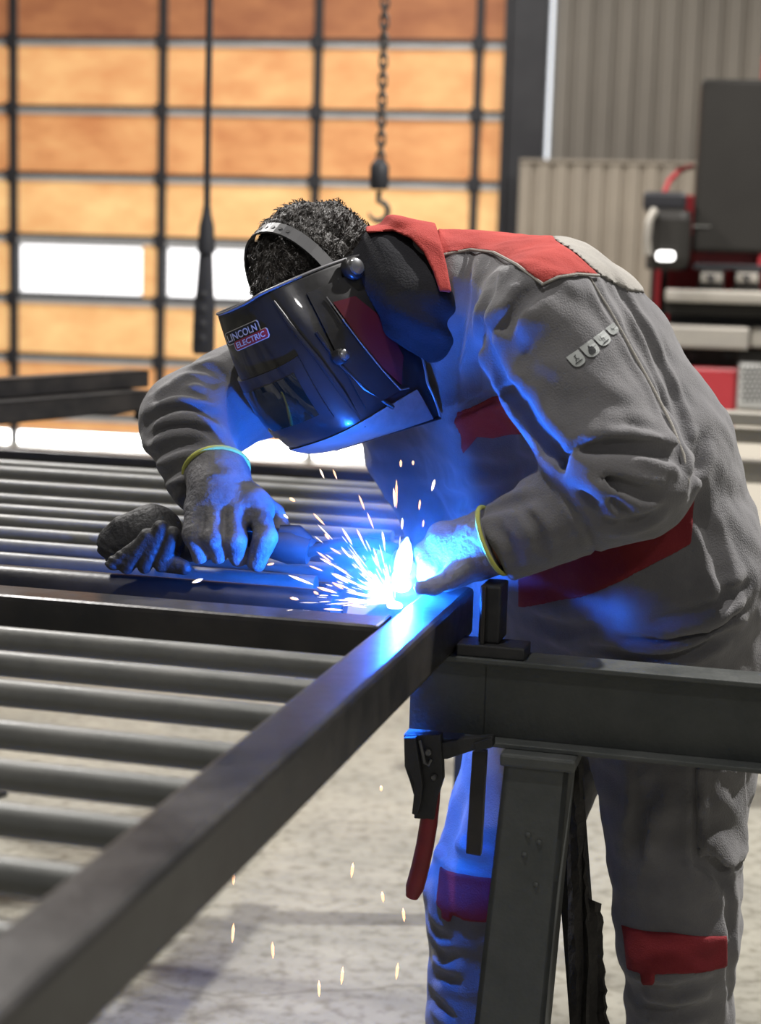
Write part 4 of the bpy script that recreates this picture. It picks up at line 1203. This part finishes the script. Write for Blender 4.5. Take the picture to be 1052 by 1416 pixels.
def make_hood():
    global hood
    hood = empty('welding_hood', HC, None); hood.parent = person
    hood.location = [float(c) for c in (HC - np.array(person.location))]
    hood['label'] = 'black glossy welding hood'
    NS, NT = 72, 44
    g = np.array([[hd(*hood_point(-1 + 2 * i / NS, j / NT)) for j in range(NT + 1)] for i in range(NS + 1)])
    vs = g.reshape(-1, 3); fs = [(i * (NT + 1) + j, i * (NT + 1) + j + 1, (i + 1) * (NT + 1) + j + 1, (i + 1) * (NT + 1) + j) for i in range(NS) for j in range(NT)]
    sh = build(MB().add(vs, fs), 'shell', M['hood'], hood, True)
    sm = sh.modifiers.new('thickness', 'SOLIDIFY'); sm.thickness = .003; sm.offset = -1
    # rolled rim along the upper and rear edges
    rim = [hd(*hood_point(-1, 1 - k / 30)) for k in range(30)] + [hd(*hood_point(-1 + 2 * k / 60, 0)) for k in range(61)] + [hd(*hood_point(1, k / 30)) for k in range(1, 31)]
    build(MB().sweep(rim, .0023, 8), 'rim', M['hood_edge'], hood, True)
    bot = [hd(*hood_point(-1 + 2 * k / 60, 1.0)) for k in range(61)]
    build(MB().sweep(bot, .0026, 8), 'lower_rim', M['hood'], hood, True)
    def patch(name, pts, m, lift, parent=None, sub=3, thick=.0015):
        """patch over the shell; pts in (s, t)"""
        bm = bmesh.new(); bm.faces.new([bm.verts.new((a, b, 0)) for a, b in pts]); bmesh.ops.triangulate(bm, faces=bm.faces[:])
        bmesh.ops.subdivide_edges(bm, edges=bm.edges[:], cuts=sub); bm.verts.index_update()
        v3 = [hd(*hood_point(v.co.x, v.co.y, lift)) for v in bm.verts]
        f3 = [[v.index for v in f.verts] for f in bm.faces]; bm.free()
        o = build(MB().add(v3, f3), name, m, parent or hood, True)
        return o
    # lens frame in the front and dark filter
    def front_box(name, s0, s1, t0, t1, lift, m, parent=None):
        n = 16; vs = []; fs = []
        for q, lf in enumerate((-.002, lift)):
            for i in range(n + 1):
                for j in range(n + 1):
                    edge = 0.0
                    vs.append(hd(*hood_point(s0 + (s1 - s0) * i / n, t0 + (t1 - t0) * j / n, lf)))
        N = (n + 1) ** 2
        for i in range(n):
            for j in range(n):
                a = i * (n + 1) + j; fs.append((N + a, N + a + n + 1, N + a + n + 2, N + a + 1))
        for i in range(n):
            for (a, b) in ((i * (n + 1), (i + 1) * (n + 1)), ((i + 1) * (n + 1) + n, i * (n + 1) + n), (i + 1, i), (n * (n + 1) + i, n * (n + 1) + i + 1)):
                fs.append((a, b, N + b, N + a))
        o = build(MB().add(vs, fs), name, m, parent or hood, True); return o
    lf_ = front_box('lens_frame', -.50, .34, .34, .70, .0035, M['hood'])
    front_box('filter_lens', -.40, .24, .40, .65, .0040, M['lens'], lf_)
    cg = front_box('chin_lit_lip', -.86, .97, .80, .995, .0022, M['hood_arc_lit']); cg['label'] = 'lower lip of the hood, paler for the arc light'  # added shell piece in paler plastic for the arc light on the chin
    # raised side panel on his left, with maroon graphic
    front_box('side_panel', .62, .93, .10, .76, .004, M['hood'])
    patch('side_graphic', [(.74, .20), (.86, .22), (.93, .40), (.95, .62), (.90, .74), (.84, .62), (.78, .42)], M['hood_graphic'], .0056)
    pts = [(.72, .16), (.745, .30), (.78, .45), (.83, .62), (.885, .755), (.93, .77)]
    build(MB().sweep([hd(*hood_point(a, b, .0062)) for a, b in pts], .0011, 6), 'graphic_edge', M['hood_edge'], hood, True)
    pts = [(.56, .30), (.60, .48), (.68, .66), (.80, .82)]
    build(MB().sweep([hd(*hood_point(a, b, .003)) for a, b in pts], .003, 8), 'ridge', M['hood'], hood, True)
    pts = [(.36, .06), (.40, .20), (.48, .42), (.52, .62), (.50, .84)]
    build(MB().sweep([hd(*hood_point(a, b, .001)) for a, b in pts], [.002, .004, .005, .005, .002], 8), 'front_ridge', M['hood'], hood, True)
    # knobs
    def knob(name, s, t, r, m):
        a = hd(*hood_point(s, t, .003)); b = hd(*hood_point(s, t, .02)); ax = nrm(b - a)
        k = build(MB().lathe(a, hl, [(0, r), (.010, r), (.014, r * .86), (.016, r * .5)], 22), name, M['hood'], hood, True)
        build(MB().lathe(a, hl, [(.0155, r * .72), (.019, r * .66), (.021, r * .3)], 18), 'knob_cap', m, k, True)
        return k
    knob('pivot_knob', .90, .07, .0175, M['chrome'])
    knob('adjuster_knob', .615, .46, .0115, M['chrome'])
    # inner band: crown strap and ratchet of the headgear
    crown = []
    for k in range(25):
        a = math.radians(-88 + 176 * k / 24); crown.append((.042 - .02 * math.cos(a), .094 * math.sin(a), .012 + .124 * math.cos(a)))
    vs = []; fs = []
    for i, (x, y, z) in enumerate(crown):
        n = nrm([0, y / .094 ** 2, (z - .012) / .124 ** 2]); 
        for dx in (-.011, .011):
            for lf2 in (0, .003): vs.append(hd(x + dx, y + n[1] * lf2, z + n[2] * lf2))
    for i in range(24):
        a = i * 4; b = a + 4
        fs += [(a, a + 2, b + 2, b), (a + 1, b + 1, b + 3, a + 3), (a, b, b + 1, a + 1), (a + 2, a + 3, b + 3, b + 2)]
    st = build(MB().add(vs, fs), 'crown_strap', M['strap'], hood, False)
    for k in range(7):
        a = math.radians(-14 + 8 * k); x, y, z = .042 - .02 * math.cos(a), .0975 * math.sin(a), .012 + .1272 * math.cos(a)
        n = nrm(hl * (y / .094 ** 2) + hu * ((z - .012) / .124 ** 2))
        build(MB().lathe(hd(x, y, z) - n * .001, n, [(0, .0032), (.0014, .0032)], 8), 'strap_hole', M['black_print'], st)
    bandp = []
    for k in range(33):
        a = math.radians(70 + 220 * k / 32); bandp.append((.112 * math.cos(a) - .006, .090 * math.sin(a), .015 + .02 * math.cos(a)))
    vs = []; fs = []
    for x, y, z in bandp:
        n = nrm([x, y, 0]);
        for dz in (-.010, .010):
            for lf2 in (0, .003): vs.append(hd(x + n[0] * lf2, y + n[1] * lf2, z + dz))
    for i in range(32):
        a = i * 4; b = a + 4; fs += [(a, a + 2, b + 2, b), (a + 1, b + 1, b + 3, a + 3), (a, b, b + 1, a + 1), (a + 2, a + 3, b + 3, b + 2)]
    build(MB().add(vs, fs), 'head_band', M['strap'], hood, False)
    build(MB().lathe(hd(-.112, .0, .0), -hf, [(0, .022), (.012, .022), (.018, .018), (.020, .010)], 20), 'ratchet_knob', M['hood'], hood, True)
make_hood()

# logo plate on the brow of the hood
def logo():
    from mathutils.bvhtree import BVHTree as T
    sh = [c for c in hood.children if c.name.startswith('shell')][0]
    base = np.array(person.location) + np.array(hood.location)
    me = sh.data
    tree = T.FromPolygons([Vector(v.co) + Vector(base) for v in me.vertices], [list(p.vertices) for p in me.polygons])
    c = np.array([341.0, 463.0])
    ang = math.radians(-24); ex = np.array([math.cos(ang), math.sin(ang)]); ey = np.array([-math.sin(ang) * 1.0, math.cos(ang)]) 
    ey = np.array([.33, .94])
    def put(x, y, lift):
        px = c + ex * x + ey * y; d = nrm(ray(*px)); hit = tree.ray_cast(Vector(CAMP), Vector(d))
        if hit[0] is None: return CAMP + d * 2.3
        n = np.array(hit[1]); n = n if np.dot(n, d) < 0 else -n
        return np.array(hit[0]) + n * lift
    def rr(x0, y0, x1, y1, r):
        cols = []
        n = 28
        for k in range(n + 1):
            x = x0 + (x1 - x0) * k / n; e = max(0, r - min(x - x0, x1 - x)); dy = r - math.sqrt(max(0, r * r - e * e))
            cols.append((x, y0 + dy, y1 - dy))
        return cols
    def fan(shapes, lift, m, name, parent):
        mb = MB()
        for cols in shapes:
            vs = []; fs = []; q = 7
            for x, a, b in cols:
                for k in range(q): vs.append(put(x, a + (b - a) * k / (q - 1), lift))
            for i in range(len(cols) - 1):
                for k in range(q - 1): fs.append((i * q + k, i * q + k + 1, (i + 1) * q + k + 1, (i + 1) * q + k))
            mb.add(vs, fs)
        return build(mb, name, m, parent)
    plate = fan([rr(-28, -14, 22, 4.5, 3)], .0012, M['white_print'], 'logo_plate', hood)
    fan([rr(-20, 1, 31, 16, 3)], .0013, M['white_print'], 'logo_border', plate)
    fan([rr(-26.8, -12.8, 20.8, 3.3, 2.5)], .0018, M['black_print'], 'logo_field', plate)
    fan([rr(-18.8, 2.0, 29.8, 14.8, 2.5)], .0022, M['red_print'], 'logo_red_field', plate)
    def text(s, x0, y0, w, h, lift, m):
        cu = bpy.data.curves.new('lettering', 'FONT'); cu.body = s; cu.size = 1; cu.offset = .02; cu.resolution_u = 3
        to = bpy.data.objects.new('lettering', cu); COL.objects.link(to)
        dg = bpy.context.evaluated_depsgraph_get(); mt = bpy.data.meshes.new_from_object(to.evaluated_get(dg))
        xs = [v.co.x for v in mt.vertices]; ys = [v.co.y for v in mt.vertices]
        X0, X1, Y0, Y1 = min(xs), max(xs), min(ys), max(ys)
        vs = [put(x0 + (v.co.x - X0) / (X1 - X0) * w, y0 + h - (v.co.y - Y0) / (Y1 - Y0) * h, lift) for v in mt.vertices]
        fs = [list(p.vertices) for p in mt.polygons]
        bpy.data.objects.remove(to); bpy.data.curves.remove(cu); bpy.data.meshes.remove(mt)
        build(MB().add(vs, fs), 'lettering', m, plate)
    text('LINCOLN', -24.5, -10, 43, 10.5, .003, M['white_print'])
    text('ELECTRIC', -15.5, 4.2, 42, 8.2, .0036, M['white_print'])
logo()

# ------------------------------------------------------------------ gloves on his hands
def hand_glove(name, palm, fingers, cuff, m, label, lo, hi, seams=()):
    def f(p):
        d = None
        for a, b, ra, rb in palm:
            e = cone(p, a, b, ra, rb); d = e if d is None else smin(d, e, .018)
        for a, b, ra, rb in cuff: d = smin(d, cone(p, a, b, ra, rb), .012)
        for pts, rad in fingers: d = smin(d, chain(p, pts, rad, .005), .0055)
        ca, cb = cuff[0][0], cuff[-1][1]
        ax = nrm(cb - ca).astype(np.float32)
        d = smax(d, (p - np.asarray(cb, np.float32)) @ ax, .004)
        d = d - .0016 * noise3(p, 120, .2) - .0012 * noise3(p, 60, 2.2)
        for dep, wid, pts in seams:
            idx, dist, tt = polyline_dist(p, pts, wid * 4)
            if dist is not None: d[idx] += (dep * np.exp(-(dist / wid) ** 2)).astype(np.float32)
        return d
    o = net_object(name, f, lo, hi, .0028, m, person); o['label'] = label
    return o, f
def ring(center, axis, r, ry, tube, name, m, parent):
    axis = nrm(axis); x = nrm(np.cross([0, 1, 0.2], axis)); y = np.cross(axis, x)
    pts = [center + x * r * math.cos(a) + y * ry * math.sin(a) for a in np.linspace(0, 2 * math.pi, 33)]
    return build(MB().sweep(pts, tube, 8, False), name, m, parent, True)

# his right hand, lying over the torch handle, fingers hanging down in front of it
rw = P(302, 668, 2.455); rk = P(316, 705, 2.415)
R_palm = [(rw, P(290, 700, 2.415), .036, .030), (rw, P(345, 702, 2.415), .034, .030), (P(284, 702, 2.415), P(350, 704, 2.415), .030, .030)]
R_fing = [([P(272, 705, 2.400), P(268, 738, 2.372), P(277, 768, 2.375)], [.0175, .0158, .0135]),
          ([P(297, 708, 2.395), P(296, 744, 2.363), P(302, 768, 2.375)], [.018, .0165, .014]),
          ([P(326, 708, 2.395), P(325, 746, 2.361), P(329, 770, 2.375)], [.018, .0165, .0145]),
          ([P(356, 706, 2.398), P(368, 742, 2.365), P(354, 777, 2.370)], [.018, .0168, .0145]),
          ([P(352, 690, 2.450), P(378, 712, 2.475), P(396, 742, 2.460)], [.019, .017, .014])]
R_cuff = [(P(304, 690, 2.422), P(302, 664, 2.450), .038, .043), (P(302, 672, 2.440), P(299, 650, 2.466), .042, .048)]
def onhand(px, Y): return np.array([P(x, y, Y) for x, y in px])
g, gf = hand_glove('glove', R_palm, R_fing, R_cuff, M['glove_dark'], 'soiled grey leather glove resting on the torch handle', rk - [.13, .14, .12], rk + [.14, .14, .12])
ring(P(299, 651, 2.465), P(299, 650, 2.466) - P(302, 672, 2.440), .0485, .0485, .0035, 'cuff_edging', M['piping'], g)
# his left hand, steadying the tube end beside the arc
L_palm = [(P(664, 748, 2.288), P(618, 752, 2.300), .034, .027), (P(664, 762, 2.288), P(628, 778, 2.300), .034, .026), (P(662, 778, 2.288), P(630, 790, 2.284), .022, .020), (P(616, 748, 2.300), P(626, 782, 2.300), .026, .026)]
L_fing = [([P(612, 742, 2.300), P(590, 764, 2.300), P(589, 796, 2.306)], [.0165, .0158, .0135]),
          ([P(612, 754, 2.294), P(596, 778, 2.288), P(597, 803, 2.296)], [.0175, .0165, .014]),
          ([P(620, 768, 2.288), P(608, 790, 2.282), P(607, 805, 2.290)], [.0175, .016, .014]),
          ([P(630, 780, 2.286), P(622, 798, 2.282), P(618, 806, 2.288)], [.0165, .015, .013]),
          ([P(642, 785, 2.262), P(620, 801, 2.246), P(598, 811, 2.236), P(581, 813, 2.226)], [.0165, .0145, .0120, .0105])]
L_cuff = [(P(640, 760, 2.293), P(668, 752, 2.283), .036, .043), (P(660, 755, 2.288), P(682, 747, 2.281), .043, .049)]
lk = P(630, 770, 2.288)
g, gf = hand_glove('glove', L_palm, L_fing, L_cuff, M['glove'], 'grey leather glove steadying the tube end beside the arc', lk - [.12, .12, .11], lk + [.12, .12, .11],
                   [(.004, .004, onhand([(648, 722), (640, 745), (634, 770), (646, 790)], 2.265)), (.003, .004, onhand([(630, 730), (626, 750), (622, 765)], 2.27))])
ring(P(681.5, 747.2, 2.281), P(682, 747, 2.281) - P(660, 755, 2.288), .049, .049, .0035, 'cuff_edging', M['piping'], g)

# ================================================================== torch, glove on the bars, arc, sparks, smoke
def torch():
    t = empty('welding_torch', P(300, 770, 2.38), 'black welding torch held under the gloved hand pointing at the arc', 'torch')
    hp = [P(212, 764, 2.460), P(250, 760, 2.445), P(310, 752, 2.425), P(370, 750, 2.415), P(402, 756, 2.410), P(428, 762, 2.404)]
    build(MB().sweep(hp, [.017, .020, .021, .022, .026, .020], 18), 'handle', M['rubber'], t, True)
    build(MB().sweep([P(386, 735, 2.410), P(410, 738, 2.410), P(432, 756, 2.405)], [.010, .014, .011], 12), 'trigger_guard', M['rubber'], t, True)
    ax = nrm([-.02, .9, .36]); tip = ARC + ZX * .012 + ax * .0195; end = tip + ax * .055
    nk_ = [P(426, 761, 2.404), P(446, 757, 2.40), P(470, 752, 2.398), P(500, 750, 2.396), P(524, 752, 2.385), P(541, 758, 2.366), end + ax * .012, end - ax * .004]
    build(MB().sweep(nk_, [.011, .009, .0085, .0085, .0085, .009, .0095, .010], 14), 'swan_neck', M['machine_dark'], t, True)
    build(MB().lathe(tip, ax, [(0, .0095), (.001, .0125), (.012, .0135), (.045, .0135), (.050, .012), (.055, .0105)], 20), 'gas_nozzle', M['copper'], t, True)
    build(MB().cyl(tip - ax * .005, tip + ax * .004, .0008, n=8), 'wire', M['steel'], t)
    cb = [P(214, 764, 2.46), P(206, 752, 2.49), P(220, 726, 2.54)]
    e = C(-1.06, 2.535, 1.08)
    cb += [np.array([P(258, 716, 2.58)[0], P(258, 716, 2.58)[1], 1.09]), e, e - ZX * .1, e - ZX * .145 + UX * -.03, e - ZX * .15 + UX * -.12, e - ZX * .15 + UX * -1.5]
    fine = []
    for i in range(len(cb) - 1):
        for k in range(5): fine.append(cb[i] + (cb[i + 1] - cb[i]) * k / 5)
    fine.append(cb[-1]); fine = np.array(fine)
    for _ in range(6): fine[1:-1] = fine[1:-1] * .4 + (fine[:-2] + fine[2:]) * .3
    build(MB().sweep(list(fine), .0075, 10), 'cable', M['rubber'], t, True)
torch()

def crumpled_glove():
    c = P(195, 752, 2.40)
    def f(p):
        d = cone(p, P(164, 752, 2.43), P(214, 740, 2.43), .032, .040)
        d = smin(d, cone(p, P(214, 742, 2.42), P(228, 754, 2.405), .036, .022), .03)
        d = smin(d, cone(p, P(230, 778, 2.38), P(254, 785, 2.37), .015, .011), .02)
        d = smin(d, cone(p, P(168, 728, 2.42), P(208, 716, 2.42), .016, .017), .012)
        for a, b, r in (((156, 780), (190, 756), .0105), ((176, 784), (204, 742), .0125), ((200, 784), (222, 730), .0125), ((222, 782), (238, 738), .0115)):
            d = smin(d, cone(p, P(a[0], a[1], 2.372), P(b[0], b[1], 2.374), r * .9, r), .004)
        q = p - c.astype(np.float32)
        rib = np.clip((-q[:, 0] - .0) * 20, 0, 1) * np.clip((-q[:, 2] + .005) * 40, 0, 1)
        d = d - .0016 * np.sin(q[:, 2] * 520 + q[:, 0] * 220) * rib
        d = d - .0012 * noise3(p, 60, .7)
        d = smax(d, (1.0385 - p[:, 2]), .004)
        return d
    o = net_object('work_glove', f, c - [.14, .13, .1], c + [.14, .13, .1], .003, M['black_glove'], None)
    tag(o, 'crumpled black glove lying on the bars at the left of the torch hand', 'glove')
crumpled_glove()

S0 = PZ(546, 834, 1.056)
def arc_and_sparks():
    # small glowing pool, plasma core, and lit smoke as a glowing shape
    t = empty('welding_arc', ARC, 'white hot welding arc at the tube joint', 'arc')
    core = MB().lathe(ARC, ZX, [(0, .003), (.002, .009), (.007, .0130), (.013, .0125), (.019, .008), (.022, .002)], 16)
    build(core, 'arc_core', M['arc'], t, True)
    build(MB().lathe(ARC + ZX * .0235, nrm(P(566, 742, 2.268) - ARC), [(0, .009), (.006, .0115), (.016, .0125), (.030, .0115), (.044, .007), (.054, .001)], 16), 'arc_glare', M['glare'], t, True)
    pool = MB().lathe(S0 + np.array([0, 0, -.006]), ZX, [(0, .010), (.003, .011), (.006, .008), (.008, .003)], 16)
    o = build(pool, 'molten_pool', M['spark_hot'], None, True); tag(o, 'glowing molten weld pool on the corner of the cross tube', 'weld pool')
    def sliver(mb, p, d, L, r):
        d = nrm(d); x = nrm(np.cross(d, [.3, .8, .5])); y = np.cross(d, x); a = p - d * L / 2; vs = [a]
        for h, k in ((.25, .8), (.7, 1.0)):
            for j in range(5):
                th = 2 * math.pi * j / 5; vs.append(a + d * L * h + (x * math.cos(th) + y * math.sin(th)) * r * k)
        vs.append(a + d * L); fs = []
        for j in range(5):
            j2 = (j + 1) % 5
            fs += [(0, 1 + j2, 1 + j), (1 + j, 1 + j2, 6 + j2, 6 + j), (6 + j, 6 + j2, 11)]
        return mb.add(vs, fs)
    right = nrm(CM[0]); up = nrm(-CM[1])
    # the dense shower nobody could count
    mb = MB()
    for k in range(170):
        a = math.radians(rng.normal(148, 26)); dist = abs(rng.normal(0, .055)) + .006
        dirv = right * math.cos(a) + up * max(math.sin(a), -.05) + np.array([0, rng.normal(0, .35), 0])
        p = S0 + dirv * dist; p[2] = max(p[2], 1.056)
        sliver(mb, p, dirv, rng.uniform(.008, .034), rng.uniform(.0003, .0007))
    o = build(mb, 'spark_shower', M['spark_hot'], None, kind='stuff'); tag(o, 'dense fan of white hot sparks bursting from the weld', 'sparks')
    # single sparks: (pixel x, y, length px, angle deg, width px, hot)
    fly = [(445, 655, 14, 115, 4), (463, 656, 14, 112, 4), (404, 691, 9, 150, 7), (395, 714, 8, 140, 5), (441, 718, 22, 135, 5), (452, 742, 10, 130, 5), (480, 742, 26, 122, 5), (498, 742, 22, 116, 5),
           (464, 762, 18, 150, 4), (497, 780, 30, 128, 6), (437, 786, 20, 160, 4), (548, 683, 38, 90, 5), (545, 688, 26, 94, 5), (554, 641, 10, 90, 6), (571, 640, 6, 90, 5), (599, 671, 16, 75, 7),
           (580, 698, 14, 84, 5), (585, 724, 10, 84, 4), (556, 724, 16, 88, 5), (520, 805, 26, 122, 6), (548, 800, 30, 105, 6), (416, 802, 36, 160, 6), (452, 816, 28, 165, 7), (467, 810, 18, 150, 6),
           (424, 845, 22, 178, 5), (461, 843, 26, 178, 5), (494, 838, 24, 172, 6), (486, 856, 10, 20, 6), (407, 828, 12, 170, 7), (437, 820, 8, 150, 6), (273, 803, 15, 18, 8), (272, 842, 9, 10, 5), (374, 780, 10, 10, 5),
           (478, 764, 20, 130, 4), (512, 720, 24, 112, 4), (500, 695, 22, 112, 4), (530, 745, 20, 100, 5), (520, 770, 26, 108, 4), (448, 770, 24, 145, 4), (470, 800, 26, 152, 5)]
    for k, (x, y, L, a, w) in enumerate(fly):
        Y = 2.20 + .05 * math.sin(k * 2.1); 
        if x < 300: Y = 2.22
        p = P(x, y, Y); s = Y / F_PX; ar = math.radians(a)
        o = build(sliver(MB(), p, right * math.cos(ar) + up * math.sin(ar) + np.array([0, .12, 0]), L * s * 1.1, w * s * .30), 'flying_spark', M['spark'] if k % 3 else M['spark_hot'])
        own = {0: 'left one of the two pale sparks high under the hood', 1: 'right one of the two pale sparks high under the hood', 2: 'lone spark over the far bars, right of the gloved wrist', 13: 'left one of two tiny sparks level with the red chest band',
               14: 'right one of two tiny sparks level with the red chest band', 15: 'lone bright spark before the jacket front, rightmost of all', 11: 'longest upright spark high above the arc', 30: 'lone bright spark over the thick round pipe, leftmost of all',
               31: 'faint spark over the cross tube, below the leftmost spark', 32: 'small spark just right of the torch hand fingertips', 27: 'low flat spark over the cross tube, lowest of all'}
        if k in own: tag(o, own[k], 'spark')
        else: tag(o, 'glowing orange-white weld spark flying off close around the arc', 'spark', 'sparks flying around the arc')
    fall = [(323, 1215, 18), (487, 1203, 22), (322, 1290, 28), (377, 1314, 24), (529, 1240, 16), (558, 1265, 20), (527, 1090, 8), (549, 1343, 24), (473, 1349, 26), (441, 1367, 24)]
    where = ['spark falling close under the tube, upper left one', 'spark falling left of the red grip, highest on the bare floor', 'spark falling under the tube, below the upper left one', 'spark falling over the shadow lines, second from the left',
             'spark falling left of the red grip tip', 'spark falling just left of the blue-lit knee', 'faint small spark falling right beside the pliers', 'spark falling left of the blue-lit shin, lowest on the right', 'spark falling over the shadow lines, middle one of the lowest three', 'lowest falling spark, left of the lowest three']
    for k, (x, y, L) in enumerate(fall):
        Y = 2.12 + .04 * math.sin(k * 1.7); p = P(x, y, Y); s = Y / F_PX
        o = build(sliver(MB(), p, right * .12 * math.sin(k + .5) + up, L * s * 1.05, 2.3 * s), 'falling_spark', M['spark'])
        tag(o, where[k], 'spark', 'sparks falling to the floor')
arc_and_sparks()

def smoke():
    c = P(532, 762, 2.28)
    bm = bmesh.new(); bmesh.ops.create_icosphere(bm, subdivisions=3, radius=1.0)
    for v in bm.verts: v.co = Vector((v.co.x * .16, v.co.y * .10, v.co.z * .15))
    me = bpy.data.meshes.new('welding_smoke'); bm.to_mesh(me); bm.free()
    m = bpy.data.materials.new('thin_welding_smoke'); m.use_nodes = True; nt = m.node_tree; nt.nodes.clear()
    out = nt.nodes.new('ShaderNodeOutputMaterial'); vs = nt.nodes.new('ShaderNodeVolumeScatter')
    vs.inputs['Color'].default_value = (.9, .9, .95, 1); vs.inputs['Anisotropy'].default_value = .2
    tc = nt.nodes.new('ShaderNodeTexCoord'); mp = nt.nodes.new('ShaderNodeMapping'); mp.inputs['Scale'].default_value = (1 / .16, 1 / .10, 1 / .15)
    ln = nt.nodes.new('ShaderNodeVectorMath'); ln.operation = 'LENGTH'
    nt.links.new(tc.outputs['Object'], mp.inputs['Vector']); nt.links.new(mp.outputs['Vector'], ln.inputs[0])
    mr = nt.nodes.new('ShaderNodeMapRange'); mr.inputs['From Min'].default_value = 1.0; mr.inputs['From Max'].default_value = .15; mr.inputs['To Min'].default_value = 0; mr.inputs['To Max'].default_value = 1
    nt.links.new(ln.outputs['Value'], mr.inputs['Value'])
    nz = nt.nodes.new('ShaderNodeTexNoise'); nz.inputs['Scale'].default_value = 16; nz.inputs['Detail'].default_value = 3
    nt.links.new(tc.outputs['Object'], nz.inputs['Vector'])
    pw = nt.nodes.new('ShaderNodeMath'); pw.operation = 'POWER'; pw.inputs[1].default_value = 1.6; nt.links.new(mr.outputs['Result'], pw.inputs[0])
    m1 = nt.nodes.new('ShaderNodeMath'); m1.operation = 'MULTIPLY'; nt.links.new(pw.outputs[0], m1.inputs[0]); nt.links.new(nz.outputs['Fac'], m1.inputs[1])
    m2 = nt.nodes.new('ShaderNodeMath'); m2.operation = 'MULTIPLY'; m2.inputs[1].default_value = SMOKE; nt.links.new(m1.outputs[0], m2.inputs[0])
    nt.links.new(m2.outputs[0], vs.inputs['Density']); nt.links.new(vs.outputs['Volume'], out.inputs['Volume'])
    me.materials.append(m)
    o = link('welding_smoke', me, None, c); tag(o, 'thin blue-lit smoke drifting up around the arc', 'smoke', kind='stuff')
SMOKE = 2.2
smoke()
